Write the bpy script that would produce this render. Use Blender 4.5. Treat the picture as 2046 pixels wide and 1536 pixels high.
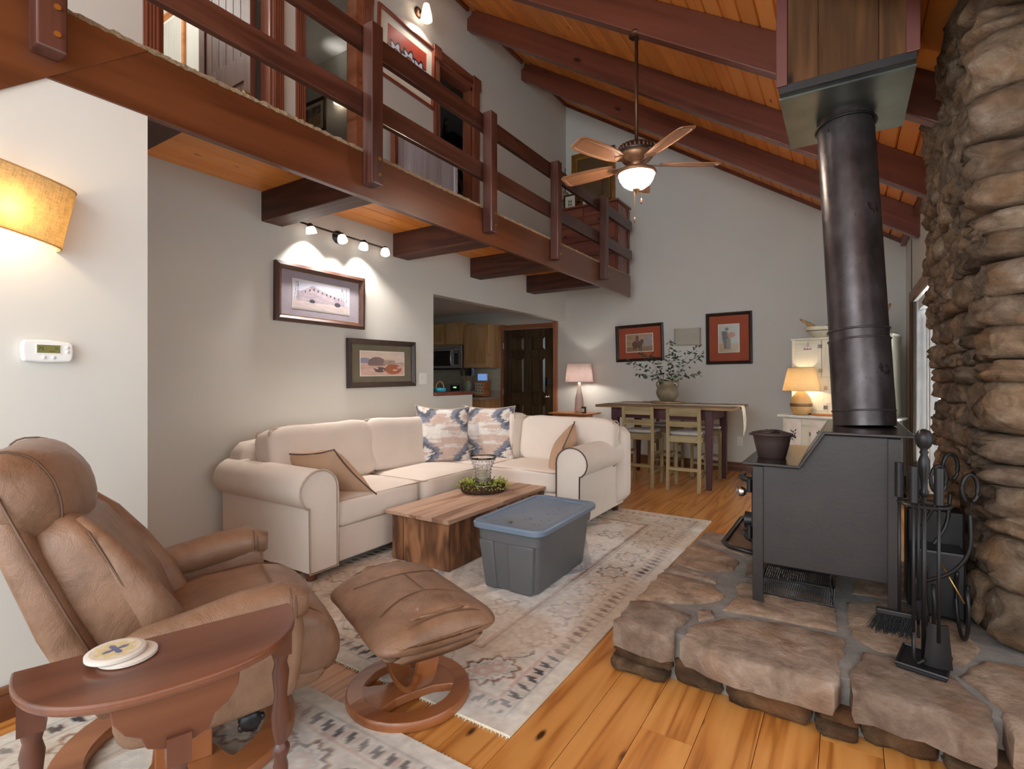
import bpy, math, random
import numpy as np
from mathutils import Vector, Matrix
random.seed(7); np.random.seed(7)
for o in list(bpy.data.objects): bpy.data.objects.remove(o)
C = bpy.context.scene.collection
sc = bpy.context.scene
PI = math.pi
# ---------------- camera, world, exposure ----------------
FPX = 1040.0; HC = 1.23
cd = bpy.data.cameras.new('camera'); cam = bpy.data.objects.new('camera', cd); C.objects.link(cam)
cam.location = (0, 0, HC); cam.rotation_euler = (PI/2, 0, math.atan(667/1040))
cd.sensor_fit = 'HORIZONTAL'; cd.sensor_width = 36; cd.lens = 36*FPX/2046
cd.shift_y = -13/2046; cd.clip_start = 0.05
sc.camera = cam
wd = bpy.data.worlds.new('world'); sc.world = wd; wd.use_nodes = True
wd.node_tree.nodes['Background'].inputs[0].default_value = (0.86, 0.94, 1, 1)
wd.node_tree.nodes['Background'].inputs[1].default_value = 1.3
vs = sc.view_settings
vs.view_transform = 'Standard'; vs.look = 'None'; vs.gamma = 1; vs.use_curve_mapping = False
vs.exposure = 0.8
def light(name, kind, loc, power, col=(1, 1, 1), size=.1, rot=None, spot=None, blend=.5, sy=None):
    l = bpy.data.lights.new(name, kind); l.energy = power; l.color = col
    if kind == 'AREA':
        l.size = size
        if sy: l.shape = 'RECTANGLE'; l.size_y = sy
    else: l.shadow_soft_size = size
    if kind == 'SPOT': l.spot_size = spot; l.spot_blend = blend
    o = bpy.data.objects.new(name, l); C.objects.link(o); o.location = loc
    if rot is not None:
        o.rotation_euler = Vector(rot).to_track_quat('-Z', 'Y').to_euler()
    return o
WARM = (1, .78, .52); SOFT = (1, .93, .84)
# daylight from the windows behind the camera (their panes are mirrored in the varnished rafters)
light('window_behind_offscreen', 'AREA', (-.9, -3.2, 2.6), 85, (.88, .95, 1), 3.4, (0, 1, -.12), sy=2.6)

# ---------------- materials ----------------
def S(r, g, b):
    f = lambda c: (c/255/12.92) if c/255 <= .04045 else ((c/255+.055)/1.055)**2.4
    return (f(r), f(g), f(b), 1)
class NT:
    def __init__(s, name):
        s.m = bpy.data.materials.new(name); s.m.use_nodes = True; s.t = s.m.node_tree
        s.b = s.t.nodes['Principled BSDF']
    def n(s, typ, **k):
        nd = s.t.nodes.new(typ)
        for a, v in k.items():
            if a.startswith('i_'): nd.inputs[int(a[2:])].default_value = v
            else: setattr(nd, a, v)
        return nd
    def l(s, a, b): s.t.links.new(a, b)
    def coords(s, stretch=(1, 1, 1), rand=True, kind='Object'):
        tc = s.n('ShaderNodeTexCoord'); mp = s.n('ShaderNodeMapping'); mp.inputs['Scale'].default_value = stretch
        s.l(tc.outputs[kind], mp.inputs['Vector'])
        if rand:
            oi = s.n('ShaderNodeObjectInfo'); mu = s.n('ShaderNodeMath', operation='MULTIPLY', i_1=37.0)
            s.l(oi.outputs['Random'], mu.inputs[0]); s.l(mu.outputs[0], mp.inputs['Location'])
        return mp.outputs['Vector']
    def ramp(s, fac, stops):
        r = s.n('ShaderNodeValToRGB'); e = r.color_ramp.elements
        while len(e) < len(stops): e.new(.5)
        for i, (p, c) in enumerate(stops): e[i].position = p; e[i].color = c
        s.l(fac, r.inputs['Fac']); return r.outputs['Color']
    def mix(s, fac, a, b, typ='MIX'):
        m = s.n('ShaderNodeMix', data_type='RGBA', blend_type=typ)
        for sock, v in ((m.inputs[0], fac), (m.inputs[6], a), (m.inputs[7], b)):
            if hasattr(v, 'links'): s.l(v, sock)
            else: sock.default_value = v
        return m.outputs[2]
    def noise(s, vec, scale, detail=4, rough=.55, dist=0):
        n = s.n('ShaderNodeTexNoise'); n.inputs['Scale'].default_value = scale; n.inputs['Detail'].default_value = detail
        n.inputs['Roughness'].default_value = rough; n.inputs['Distortion'].default_value = dist
        s.l(vec, n.inputs['Vector']); return n.outputs['Fac']
    def bump(s, h, strength, dist=.01):
        b = s.n('ShaderNodeBump'); b.inputs['Strength'].default_value = strength; b.inputs['Distance'].default_value = dist
        s.l(h, b.inputs['Height']); s.l(b.outputs[0], s.b.inputs['Normal'])
    def fin(s, col, rough=.5, metal=0, coat=0, spec=None):
        if hasattr(col, 'links'): s.l(col, s.b.inputs['Base Color'])
        else: s.b.inputs['Base Color'].default_value = col
        s.b.inputs['Roughness'].default_value = rough; s.b.inputs['Metallic'].default_value = metal
        s.b.inputs['Coat Weight'].default_value = coat; s.b.inputs['Coat Roughness'].default_value = .12
        if spec is not None: s.b.inputs['Specular IOR Level'].default_value = spec
        return s.m
MT = {}
def plain(name, c, rough=.5, metal=0, coat=0, var=.12, scale=8, bump=0, spec=None):
    m = NT(name); v = m.coords()
    f = m.noise(v, scale)
    lo = tuple(x*(1-var) for x in c[:3])+(1,); hi = tuple(min(1, x*(1+var)) for x in c[:3])+(1,)
    col = m.ramp(f, [(.3, lo), (.7, hi)])
    if bump: m.bump(m.noise(v, scale*12, 3), bump, .004)
    MT[name] = m.fin(col, rough, metal, coat, spec); return MT[name]
def wood(name, dark, mid, light_, along='X', figure=9, fine=60, rough=.4, coat=0, rand=.25, knots=0, spec=.5, ln=.7, bump=.15, calm=.25):
    """figured timber: sine of a stretched noise gives the cathedral grain; every board shifts and tints on its own"""
    m = NT(name); st = {'X': (ln, 7, 7), 'Y': (7, ln, 7), 'Z': (7, 7, ln)}[along]
    v = m.coords(st); n1 = m.noise(v, 1.0, 2, .5, .4)
    mu = m.n('ShaderNodeMath', operation='MULTIPLY', i_1=figure*6.28); m.l(n1, mu.inputs[0])
    sn = m.n('ShaderNodeMath', operation='SINE'); m.l(mu.outputs[0], sn.inputs[0])
    ma = m.n('ShaderNodeMath', operation='MULTIPLY_ADD', i_1=.5, i_2=.5); m.l(sn.outputs[0], ma.inputs[0])
    st2 = {'X': (2, fine, fine), 'Y': (fine, 2, fine), 'Z': (fine, fine, 2)}[along]
    v2 = m.coords(st2); n2 = m.noise(v2, 1.2, 4, .65)
    ad = m.n('ShaderNodeMath', operation='MULTIPLY_ADD', i_1=.55, i_2=0); m.l(ma.outputs[0], ad.inputs[0])
    a2 = m.n('ShaderNodeMath', operation='MULTIPLY_ADD', i_1=.5); m.l(n2, a2.inputs[0]); m.l(ad.outputs[0], a2.inputs[2])
    col = m.ramp(a2.outputs[0], [(.12, dark), (.12+.3*(1-calm), mid), (.85, light_)])
    col = m.mix(calm, col, mid)
    if knots:
        v3 = m.coords({'X': (1.2, 3.2, 3.2), 'Y': (3.2, 1.2, 3.2), 'Z': (3.2, 3.2, 1.2)}[along])
        vo = m.n('ShaderNodeTexVoronoi'); vo.inputs['Scale'].default_value = knots; m.l(v3, vo.inputs['Vector'])
        kf = m.ramp(vo.outputs['Distance'], [(.05, (1, 1, 1, 1)), (.11, (0, 0, 0, 1))])
        col = m.mix(kf, col, tuple(x*.28 for x in dark[:3])+(1,))
    oi = m.n('ShaderNodeObjectInfo')
    r = m.ramp(oi.outputs['Random'], [(0, (1-rand, 1-rand*1.1, 1-rand*1.2, 1)), (1, (1, 1, 1, 1))])
    col = m.mix(1.0, col, r, 'MULTIPLY')
    if bump: m.bump(a2.outputs[0], bump, .002)
    MT[name] = m.fin(col, rough, 0, coat, spec); return MT[name]

def wall_paint(name, c):
    m = NT(name); v = m.coords((1, 1, 1), False)
    f = m.noise(v, 1.3, 3); col = m.ramp(f, [(.3, tuple(x*.97 for x in c[:3])+(1,)), (.7, c)])
    m.bump(m.noise(v, 160, 2), .06, .002); MT[name] = m.fin(col, .75, 0, 0, .3)
wall_paint('wall', S(212, 210, 202)); wall_paint('white_wall', S(234, 232, 226)); wall_paint('white_ceiling', S(235, 236, 235))
wood('floor_pine', S(136, 74, 26), S(198, 130, 62), S(216, 154, 84), 'Y', 6, 55, .3, .2, .14, 2.2, ln=.4, calm=.15)
wood('ceiling_pine', S(184, 96, 32), S(236, 146, 62), S(242, 168, 86), 'Y', 2, 40, .38, .1, .2, 2.4, ln=.3, calm=.5)
wood('soffit_pine', S(180, 98, 34), S(228, 144, 62), S(240, 168, 90), 'Y', 2, 40, .38, .1, .14, 3.2, ln=.3, calm=.5)
wood('beam_red', S(70, 32, 20), S(106, 54, 38), S(126, 70, 52), 'X', 2.5, 34, .36, .2, .2, 1.2, ln=.4)
wood('joist_dark', S(44, 22, 14), S(72, 38, 26), S(98, 58, 42), 'X', 4, 40, .6, 0, .2, ln=.6)
wood('fascia', S(56, 26, 11), S(88, 46, 24), S(106, 60, 34), 'Y', 2, 30, .32, .3, .15, ln=.35)
wood('rail_wood', S(46, 23, 16), S(74, 41, 32), S(98, 60, 48), 'Y', 3, 36, .36, .2, .15, ln=.5)
wood('post_wood', S(46, 23, 16), S(74, 41, 33), S(98, 60, 50), 'Z', 3, 36, .36, .2, .15, ln=.5)
wood('trim_z', S(72, 34, 20), S(118, 64, 44), S(142, 84, 62), 'Z', 2.5, 40, .4, .1, .12)
wood('trim_y', S(72, 34, 20), S(118, 64, 44), S(142, 84, 62), 'Y', 2.5, 40, .4, .1, .12)
wood('trim_x', S(96, 50, 30), S(142, 84, 56), S(162, 104, 76), 'X', 2.5, 40, .4, .1, .12)
wood('baseboard_y', S(62, 32, 16), S(104, 60, 34), S(130, 80, 50), 'Y', 2.5, 40, .4, .1, .1)
wood('baseboard_x', S(62, 32, 16), S(104, 60, 34), S(130, 80, 50), 'X', 2.5, 40, .4, .1, .1)
wood('dark_door', S(34, 24, 14), S(64, 48, 30), S(88, 72, 48), 'Z', 3, 40, .3, .3, .1)
wood('loft_door', S(62, 34, 24), S(94, 58, 44), S(114, 76, 60), 'Z', 3, 40, .5, 0, .12)
wood('oak_cab', S(178, 128, 76), S(212, 170, 116), S(226, 190, 140), 'Z', 2, 40, .4, .15, .08, 3)
wood('oak_cab_x', S(178, 122, 62), S(214, 164, 98), S(230, 186, 124), 'X', 2, 40, .4, .15, .08)
wood('walnut_panel', S(50, 30, 14), S(84, 54, 28), S(112, 74, 42), 'Z', 3.5, 40, .65, 0, .15, 1.6, spec=.2)
wood('barn_x', S(96, 66, 48), S(164, 124, 98), S(196, 164, 140), 'Y', 2.5, 26, .6, 0, .3, bump=.4, calm=.1)
wood('barn_z', S(60, 36, 22), S(124, 82, 52), S(168, 118, 80), 'Z', 3, 18, .65, 0, .35, bump=.5, ln=2.2, calm=.1)
wood('mahogany', S(58, 26, 14), S(98, 54, 34), S(124, 76, 52), 'X', 2, 34, .34, .2, .1, ln=.4)
wood('mahogany_z', S(50, 24, 14), S(88, 48, 32), S(108, 64, 46), 'Z', 2, 34, .34, .2, .1)
wood('teak', S(96, 48, 22), S(144, 84, 46), S(168, 106, 64), 'X', 2, 30, .34, .25, .08, ln=.5)
wood('rustic_top', S(84, 60, 36), S(142, 112, 76), S(170, 140, 100), 'X', 5, 30, .6, 0, .2, bump=.4)
wood('stool_z', S(98, 82, 50), S(150, 132, 92), S(176, 160, 122), 'Z', 2, 40, .6, 0, .15)
wood('stool_x', S(98, 82, 50), S(150, 132, 92), S(176, 160, 122), 'X', 2, 40, .6, 0, .15)
wood('orange_wood', S(150, 86, 40), S(200, 126, 70), S(214, 148, 94), 'X', 2, 40, .4, .1, .1)
wood('pale_wood', S(170, 122, 70), S(212, 168, 110), S(226, 190, 138), 'Z', 2, 40, .45, .1, .2)
wood('cherry', S(78, 32, 20), S(122, 60, 42), S(146, 82, 62), 'X', 2, 34, .32, .3, .1)
wood('weathered', S(140, 124, 124), S(196, 190, 196), S(220, 222, 230), 'Z', 2, 26, .8, 0, .3, bump=.4, calm=.45)
wood('fan_blade', S(104, 62, 36), S(158, 106, 72), S(186, 140, 104), 'X', 2, 40, .4, .1, .08)
plain('maroon', S(74, 28, 32), .45, var=.2, scale=14); plain('maroon_leg', S(66, 28, 32), .5, var=.25, scale=20)
plain('sofa_fabric', S(224, 212, 200), .9, var=.03, scale=6, bump=.12, spec=.2)
plain('sofa_piping', S(190, 170, 152), .9, var=.03); plain('pillow_tan', S(186, 152, 124), .85, var=.05, bump=.15)
plain('piping_dark', S(96, 74, 62), .8); plain('cushion_grey', S(178, 172, 166), .9, bump=.1)
def leather():
    m = NT('leather'); v = m.coords((1, 1, 1), False)
    f = m.noise(v, 7, 5, .6); col = m.ramp(f, [(.25, S(104, 74, 52)), (.5, S(134, 100, 76)), (.8, S(150, 118, 94))])
    vo = m.n('ShaderNodeTexVoronoi'); vo.inputs['Scale'].default_value = 420; m.l(v, vo.inputs['Vector'])
    w = m.noise(v, 9, 4, .6, 1.2)
    a = m.n('ShaderNodeMath', operation='MULTIPLY_ADD', i_1=.1); m.l(vo.outputs['Distance'], a.inputs[0]); m.l(w, a.inputs[2])
    m.bump(a.outputs[0], .35, .02); MT['leather'] = m.fin(col, .36, 0, .1, .5)
leather(); plain('leather_seam', S(92, 64, 44), .5); plain('stitch', S(120, 88, 62), .6)
def stone(name, cols, scale=5, bmp=.9):
    m = NT(name); ge = m.n('ShaderNodeNewGeometry'); oi = m.n('ShaderNodeObjectInfo'); mu = m.n('ShaderNodeMath', operation='MULTIPLY', i_1=37.0); m.l(oi.outputs['Random'], mu.inputs[0])
    va = m.n('ShaderNodeVectorMath', operation='ADD'); m.l(ge.outputs['Position'], va.inputs[0]); m.l(mu.outputs[0], va.inputs[1]); v = va.outputs[0]; f = m.noise(v, scale, 8, .62, .5)
    col = m.ramp(f, [(.25, cols[0]), (.48, cols[1]), (.62, cols[2]), (.82, cols[3])])
    f2 = m.noise(v, scale*.55, 3, .5); oc = m.ramp(f2, [(.5, (0, 0, 0, 1)), (.72, (1, 1, 1, 1))])
    mu = m.n('ShaderNodeMath', operation='MULTIPLY', i_1=.55); m.l(oc, mu.inputs[0])
    col = m.mix(mu.outputs[0], col, cols[4])
    oi = m.n('ShaderNodeObjectInfo'); r = m.ramp(oi.outputs['Random'], [(0, (.6, .55, .5, 1)), (.35, (.86, .84, .83, 1)), (.7, (1, .9, .78, 1)), (1, (1.0, 1, 1, 1))])
    col = m.mix(1.0, col, r, 'MULTIPLY')
    f3 = m.noise(v, scale*3, 10, .7); m.bump(f3, bmp, .03); MT[name] = m.fin(col, .82, 0, 0, .25)
stone('field_stone', [S(92, 74, 60), S(140, 118, 98), S(166, 146, 126), S(212, 200, 184), S(168, 126, 84)], 12, 1.0)
stone('flag_stone', [S(104, 88, 76), S(154, 134, 118), S(178, 158, 142), S(208, 200, 192), S(156, 114, 80)], 10, .7)
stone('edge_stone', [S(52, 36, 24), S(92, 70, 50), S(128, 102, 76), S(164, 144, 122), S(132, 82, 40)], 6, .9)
plain('mortar', S(126, 120, 114), .9, var=.25, scale=14, bump=.8); plain('mortar_brown', S(128, 106, 84), .9, var=.25, scale=10, bump=.8)
plain('stove_iron', S(47, 40, 38), .42, .25, var=.18, scale=5, bump=.12); plain('iron_black', S(36, 34, 34), .42, .4, var=.2, scale=9)
plain('cast_iron', S(62, 46, 42), .6, .2, var=.15, scale=20, bump=.4); plain('bristle', S(16, 15, 15), .9)
def pipe_mat():
    m = NT('stove_pipe'); v = m.coords((1, 1, .6), False); f = m.noise(v, 7, 5, .6)
    col = m.ramp(f, [(.3, S(46, 37, 36)), (.5, S(70, 62, 62)), (.62, S(84, 77, 78)), (.64, S(56, 42, 42)), (.8, S(72, 62, 62))])
    MT['stove_pipe'] = m.fin(col, .34, .55)
pipe_mat()
plain('plate_steel', S(120, 124, 116), .3, .8, var=.3, scale=3); plain('stove_plate', S(47, 40, 38), .24, .25, var=.18, scale=5, bump=.06)
plain('bin_grey', S(96, 97, 99), .42, var=.04, bump=.05); plain('lid_blue', S(112, 128, 146), .4, var=.05, bump=.05)
plain('white_plastic', S(232, 232, 228), .35, var=.02); plain('lcd', S(120, 128, 96), .3, var=.02); plain('black_plastic', S(22, 22, 24), .35)
plain('steel', S(176, 178, 182), .28, .9, var=.08); plain('dark_glass', S(30, 32, 36), .12); plain('chrome', S(200, 200, 204), .15, 1)
plain('bronze', S(92, 62, 44), .4, .7, var=.2); plain('bronze_light', S(150, 112, 84), .38, .6, var=.15); plain('brass', S(190, 150, 80), .3, .9)
plain('counter', S(190, 178, 164), .4); plain('tile', S(206, 208, 186), .25, var=.1, scale=3); plain('hoosier', S(226, 220, 200), .45, var=.04)
plain('hoosier_dark', S(90, 84, 78), .5); plain('enamel', S(236, 232, 226), .25); plain('red_print', S(170, 40, 34), .6); plain('towel', S(232, 220, 206), .9)
plain('ink', S(66, 66, 72), .8); plain('cream', S(232, 222, 196), .4); plain('crock_pale', S(214, 216, 208), .35); plain('blue_band', S(60, 44, 44), .4)
plain('leaf_dark', S(56, 78, 52), .5, var=.3); plain('leaf_lime', S(150, 158, 54), .5, var=.35); plain('twig', S(76, 52, 36), .7)
plain('pottery', S(138, 122, 96), .6, var=.4, scale=5, bump=.3); plain('gourd', S(206, 166, 110), .35, var=.2, scale=4); plain('gourd_band', S(128, 92, 56), .35, var=.3)
plain('lace', S(214, 214, 196), .9, bump=.5, scale=20); plain('candle', S(216, 196, 158), .5); plain('bark', S(64, 38, 26), .8, var=.5, scale=30, bump=.8)
plain('gilt', S(146, 102, 46), .35, .5, var=.3, scale=20); plain('frame_brown', S(70, 40, 28), .4, 0, .2, .25, 10); plain('frame_dark', S(48, 36, 32), .4, 0, .2, .3, 18)
plain('frame_red', S(132, 64, 44), .35, 0, .3, .15); plain('mat_lilac', S(158, 150, 160), .8, var=.08); plain('mat_olive', S(112, 104, 84), .8, var=.08)
plain('mat_rust', S(158, 76, 48), .8, var=.06); plain('mat_cream', S(222, 214, 196), .8, var=.03); plain('paper_white', S(234, 230, 222), .8, var=.02)
plain('mirror', S(150, 130, 100), .06, 1, var=.02); plain('carpet', S(176, 152, 120), 1, var=.4, scale=160, bump=1); plain('red_berry', S(120, 30, 34), .6)
plain('ceramic_pink', S(220, 196, 184), .4, var=.05, scale=20); plain('vase_green', S(150, 164, 146), .4); plain('teal', S(40, 150, 170), .4); plain('wicker', S(190, 140, 80), .7)
plain('blind', S(240, 242, 242), .6, var=.02); plain('alum', S(226, 228, 228), .4); plain('log', S(116, 84, 54), .9, var=.4, scale=20, bump=.6)
plain('screen_blue', S(150, 180, 220), .3, var=.3, scale=20); plain('coaster', S(208, 198, 186), .6, var=.05); plain('knob_dark', S(40, 34, 32), .3, .5)
plain('rope', S(160, 150, 130), .9); plain('brown_vinyl', S(86, 60, 40), .6, var=.2)
def glassmat(name, c, rough=.05, tr=1.0):
    m = NT(name); m.b.inputs['Transmission Weight'].default_value = tr; m.b.inputs['IOR'].default_value = 1.45
    MT[name] = m.fin(c, rough)
glassmat('crystal', (.95, .97, 1, 1)); glassmat('pane_glass', (1, 1, 1, 1), .0)
def shade(name, c, emit, wv=1.0):
    """woven lamp shade of a lit lamp: translucent cloth"""
    m = NT(name); v = m.coords((40, 40, 260), False); v2 = m.coords((260, 260, 20), False)
    a = m.noise(v, 1, 3, .7); b = m.noise(v2, 1, 3, .7)
    mx = m.n('ShaderNodeMath', operation='MULTIPLY'); m.l(a, mx.inputs[0]); m.l(b, mx.inputs[1])
    col = m.ramp(mx.outputs[0], [(.12, tuple(x*(1-.45*wv) for x in c[:3])+(1,)), (.3, c)])
    m.fin(col, .9, 0, 0, .1)
    tl = m.n('ShaderNodeBsdfTranslucent'); m.l(col, tl.inputs[0])
    ms = m.n('ShaderNodeMixShader', i_0=.6); m.l(m.b.outputs[0], ms.inputs[1]); m.l(tl.outputs[0], ms.inputs[2])
    m.l(ms.outputs[0], m.t.nodes['Material Output'].inputs[0]); MT[name] = m.m
shade('shade_burlap', S(226, 202, 154), 0, .9); shade('shade_pink', S(204, 190, 186), 0, .6); shade('shade_linen', S(214, 198, 168), 0, .5); shade('shade_white', S(232, 228, 218), 0, .05)
def emit(name, c, k):
    m = NT(name); m.b.inputs['Emission Color'].default_value = c; m.b.inputs['Emission Strength'].default_value = k; MT[name] = m.fin(c, .4)

def globe(name, c, k):
    """frosted glass of a lit lamp: lets the bulb inside through and glows"""
    m = NT(name); m.fin(c, .4); m.b.inputs['Emission Color'].default_value = c; m.b.inputs['Emission Strength'].default_value = k
    tl = m.n('ShaderNodeBsdfTranslucent'); tl.inputs[0].default_value = c
    ms = m.n('ShaderNodeMixShader', i_0=.85); m.l(m.b.outputs[0], ms.inputs[1]); m.l(tl.outputs[0], ms.inputs[2])
    m.l(ms.outputs[0], m.t.nodes['Material Output'].inputs[0]); MT[name] = m.m
globe('globe_glow', (1, .95, .88, 1), .8)
emit('bulb_glow', (1, .95, .88, 1), 6); emit('frost_glow', (1, .93, .84, 1), 1.6); emit('clock_green', (.3, .9, .3, 1), .6)
def colmat(name, rough=.8, coat=0, bump=0):
    m = NT(name); a = m.n('ShaderNodeVertexColor', layer_name='Col')
    if bump: m.bump(m.noise(m.coords((1, 1, 1), False), 420, 2), bump, .004)
    MT[name] = m.fin(a.outputs['Color'], rough, 0, coat, .3)
colmat('rug_weave', .95, 0, .5); colmat('print_under_glass', .5, .9); colmat('print', .7); colmat('pillow_weave', .9, 0, .3)

# ---------------- geometry helpers ----------------
class MB:
    def __init__(s): s.v = []; s.f = []
    def add(s, vs, fs):
        k = len(s.v); s.v += [tuple(v) for v in vs]; s.f += [tuple(i+k for i in f) for f in fs]; return s
    def box(s, x0, x1, y0, y1, z0, z1):
        return s.add([(x, y, z) for z in (z0, z1) for y in (y0, y1) for x in (x0, x1)],
                     [(0, 2, 3, 1), (4, 5, 7, 6), (0, 1, 5, 4), (2, 6, 7, 3), (0, 4, 6, 2), (1, 3, 7, 5)])
    def cyl(s, p0, p1, r0, r1=None, n=16, cap=True):
        r1 = r0 if r1 is None else r1
        p0, p1 = Vector(p0), Vector(p1); d = (p1-p0).normalized()
        u = d.orthogonal().normalized(); w = d.cross(u); k = len(s.v)
        for p, r in ((p0, r0), (p1, r1)):
            for i in range(n):
                a = 2*PI*i/n; s.v.append(tuple(p+u*(r*math.cos(a))+w*(r*math.sin(a))))
        for i in range(n): j = (i+1) % n; s.f.append((k+i, k+j, k+n+j, k+n+i))
        if cap: s.f.append(tuple(k+n-1-i for i in range(n))); s.f.append(tuple(k+n+i for i in range(n)))
        return s
    def lathe(s, prof, c=(0, 0, 0), n=24, caps=True):
        k = len(s.v); m = len(prof)
        for r, z in prof:
            for i in range(n):
                a = 2*PI*i/n; s.v.append((c[0]+r*math.cos(a), c[1]+r*math.sin(a), c[2]+z))
        for q in range(m-1):
            for i in range(n): j = (i+1) % n; s.f.append((k+q*n+i, k+q*n+j, k+(q+1)*n+j, k+(q+1)*n+i))
        if caps: s.f.append(tuple(k+n-1-i for i in range(n))); s.f.append(tuple(k+(m-1)*n+i for i in range(n)))
        return s
    def tube(s, path, r, n=8, closed=False):
        P = [Vector(p) for p in path]; m = len(P); k = len(s.v); up = Vector((.13, .21, .97))
        for q in range(m):
            t = (P[(q+1) % m]-P[q-1]) if closed else (P[min(q+1, m-1)]-P[max(q-1, 0)])
            t.normalize(); u = t.cross(up)
            if u.length < .05: u = t.orthogonal()
            u.normalize(); w = t.cross(u); rr = r[q] if hasattr(r, '__len__') else r
            for i in range(n):
                a = 2*PI*i/n; s.v.append(tuple(P[q]+u*(rr*math.cos(a))+w*(rr*math.sin(a))))
        for q in range(m if closed else m-1):
            for i in range(n):
                j = (i+1) % n; a, b = q*n, ((q+1) % m)*n; s.f.append((k+a+i, k+a+j, k+b+j, k+b+i))
        if not closed: s.f.append(tuple(k+n-1-i for i in range(n))); s.f.append(tuple(k+(m-1)*n+i for i in range(n)))
        return s
    def prism(s, pts, lo, hi, ax='z'):
        f = {'z': lambda p, h: (p[0], p[1], h), 'y': lambda p, h: (p[0], h, p[1]), 'x': lambda p, h: (h, p[0], p[1])}[ax]
        n = len(pts); k = len(s.v)
        s.v += [f(p, lo) for p in pts]+[f(p, hi) for p in pts]
        s.f.append(tuple(k+i for i in range(n))[::-1]); s.f.append(tuple(k+n+i for i in range(n)))
        for i in range(n): j = (i+1) % n; s.f.append((k+i, k+j, k+n+j, k+n+i))
        return s
    def rings(s, R, close=True):
        """loft through equal rings of points, capped with fans"""
        n = len(R[0]); k = len(s.v)
        for r in R: s.v += [tuple(p) for p in r]
        for q in range(len(R)-1):
            for i in range(n): j = (i+1) % n; s.f.append((k+q*n+i, k+q*n+j, k+(q+1)*n+j, k+(q+1)*n+i))
        if close:
            for q, fl in ((0, 1), (len(R)-1, 0)):
                c = sum((Vector(p) for p in R[q]), Vector())/n; s.v.append(tuple(c)); ci = len(s.v)-1
                for i in range(n):
                    j = (i+1) % n; a, b = k+q*n+i, k+q*n+j; s.f.append((ci, b, a) if fl else (ci, a, b))
        return s
    def puff(s, prof, w0, w1, rr, ax='y', nn=6, mid=3):
        """closed profile extruded from w0 to w1 with softly rounded ends (upholstery)"""
        c = np.mean(np.array(prof), axis=0); P = np.array(prof)-c; ext = np.abs(P).max(axis=0)
        st = [(w0+rr*(1-math.cos(PI/2*i/nn)), rr*(1-math.sin(PI/2*i/nn))) for i in range(nn+1)]
        st += [(w0+rr+(w1-w0-2*rr)*i/mid, 0) for i in range(1, mid)]
        st += [(w1-rr*(1-math.cos(PI/2*i/nn)), rr*(1-math.sin(PI/2*i/nn))) for i in range(nn, -1, -1)]
        R = []
        for w, ins in st:
            q = P*((ext-ins*.9)/ext)+c
            R.append([{'y': (a, w, b), 'x': (w, a, b), 'z': (a, b, w)}[ax] for a, b in q])
        return s.rings(R)
    def softbox(s, c, d, e=.35, n=7, bulge=0.0, sag=0.0):
        """cushion: superellipsoid block of half sizes d"""
        k = len(s.v); g = {}
        def vid(p):
            key = tuple(round(t, 4) for t in p)
            if key not in g:
                q = Vector(p); L = max(abs(q.x), abs(q.y), abs(q.z)); nn = (abs(q.x)**(2/e)+abs(q.y)**(2/e)+abs(q.z)**(2/e))**(e/2)
                r = q*(1/nn); r = q.lerp(r, 1) if nn > 0 else q
                bz = 1+bulge*(1-p[0]**2)*(1-p[1]**2)
                g[key] = len(s.v); s.v.append((c[0]+r.x*d[0], c[1]+r.y*d[1], c[2]+r.z*d[2]*bz-sag*p[0]**2*d[2]))
            return g[key]
        t = [-1+2*i/n for i in range(n+1)]
        for ax in range(3):
            for sg in (-1, 1):
                for i in range(n):
                    for j in range(n):
                        q = []
                        for a, b in ((t[i], t[j]), (t[i+1], t[j]), (t[i+1], t[j+1]), (t[i], t[j+1])):
                            p = [0, 0, 0]; p[ax] = sg; p[(ax+1) % 3] = a; p[(ax+2) % 3] = b; q.append(vid(p))
                        s.f.append(tuple(q if sg > 0 else q[::-1]))
        return s
    def pillow(s, w, h, t, n=14, pinch=.12):
        """square scatter pillow standing in the local XZ plane, corners pointed"""
        k = len(s.v)
        for sg in (1, -1):
            for i in range(n+1):
                for j in range(n+1):
                    u, v = -1+2*i/n, -1+2*j/n
                    z = t*max(0, (1-u**2)*(1-v**2))**.5
                    s.v.append((w*u*(1-pinch*(1-v*v)), -sg*z, h*v*(1-pinch*(1-u*u))))
        m = (n+1)**2
        for i in range(n):
            for j in range(n):
                a = i*(n+1)+j; q = (a, a+n+1, a+n+2, a+1); s.f.append(tuple(k+x for x in q)); s.f.append(tuple(k+m+x for x in q[::-1]))
        return s
    def xf(s, M):
        s.v = [tuple(M @ Vector(v)) for v in s.v]; return s
    def build(s, name, mat, parent=None, smooth=False, bevel=0, w=False, sub=0, seg=2, rot=None, auto=None, col=None, disp=None):
        V = np.array(s.v, dtype=float); lo, hi = V.min(0), V.max(0); c = (lo+hi)/2
        me = bpy.data.meshes.new(name); me.from_pydata((V-c).tolist(), [], s.f); me.update()
        if col is not None:
            at = me.color_attributes.new('Col', 'FLOAT_COLOR', 'POINT'); at.data.foreach_set('color', np.asarray(col, dtype=np.float32).ravel())
        me.materials.append(MT[mat])
        o = bpy.data.objects.new(name, me); C.objects.link(o)
        loc = Vector(c)
        if parent:
            o.parent = parent
            if w: loc = loc-parent.location
        o.location = loc
        if smooth:
            me.polygons.foreach_set('use_smooth', [True]*len(me.polygons))
            if auto:
                me.set_sharp_from_angle(angle=math.radians(auto))
        if bevel:
            b = o.modifiers.new('b', 'BEVEL'); b.width = bevel; b.segments = seg; b.limit_method = 'ANGLE'; b.angle_limit = math.radians(40)
        if sub:
            q = o.modifiers.new('s', 'SUBSURF'); q.levels = sub; q.render_levels = sub
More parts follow.
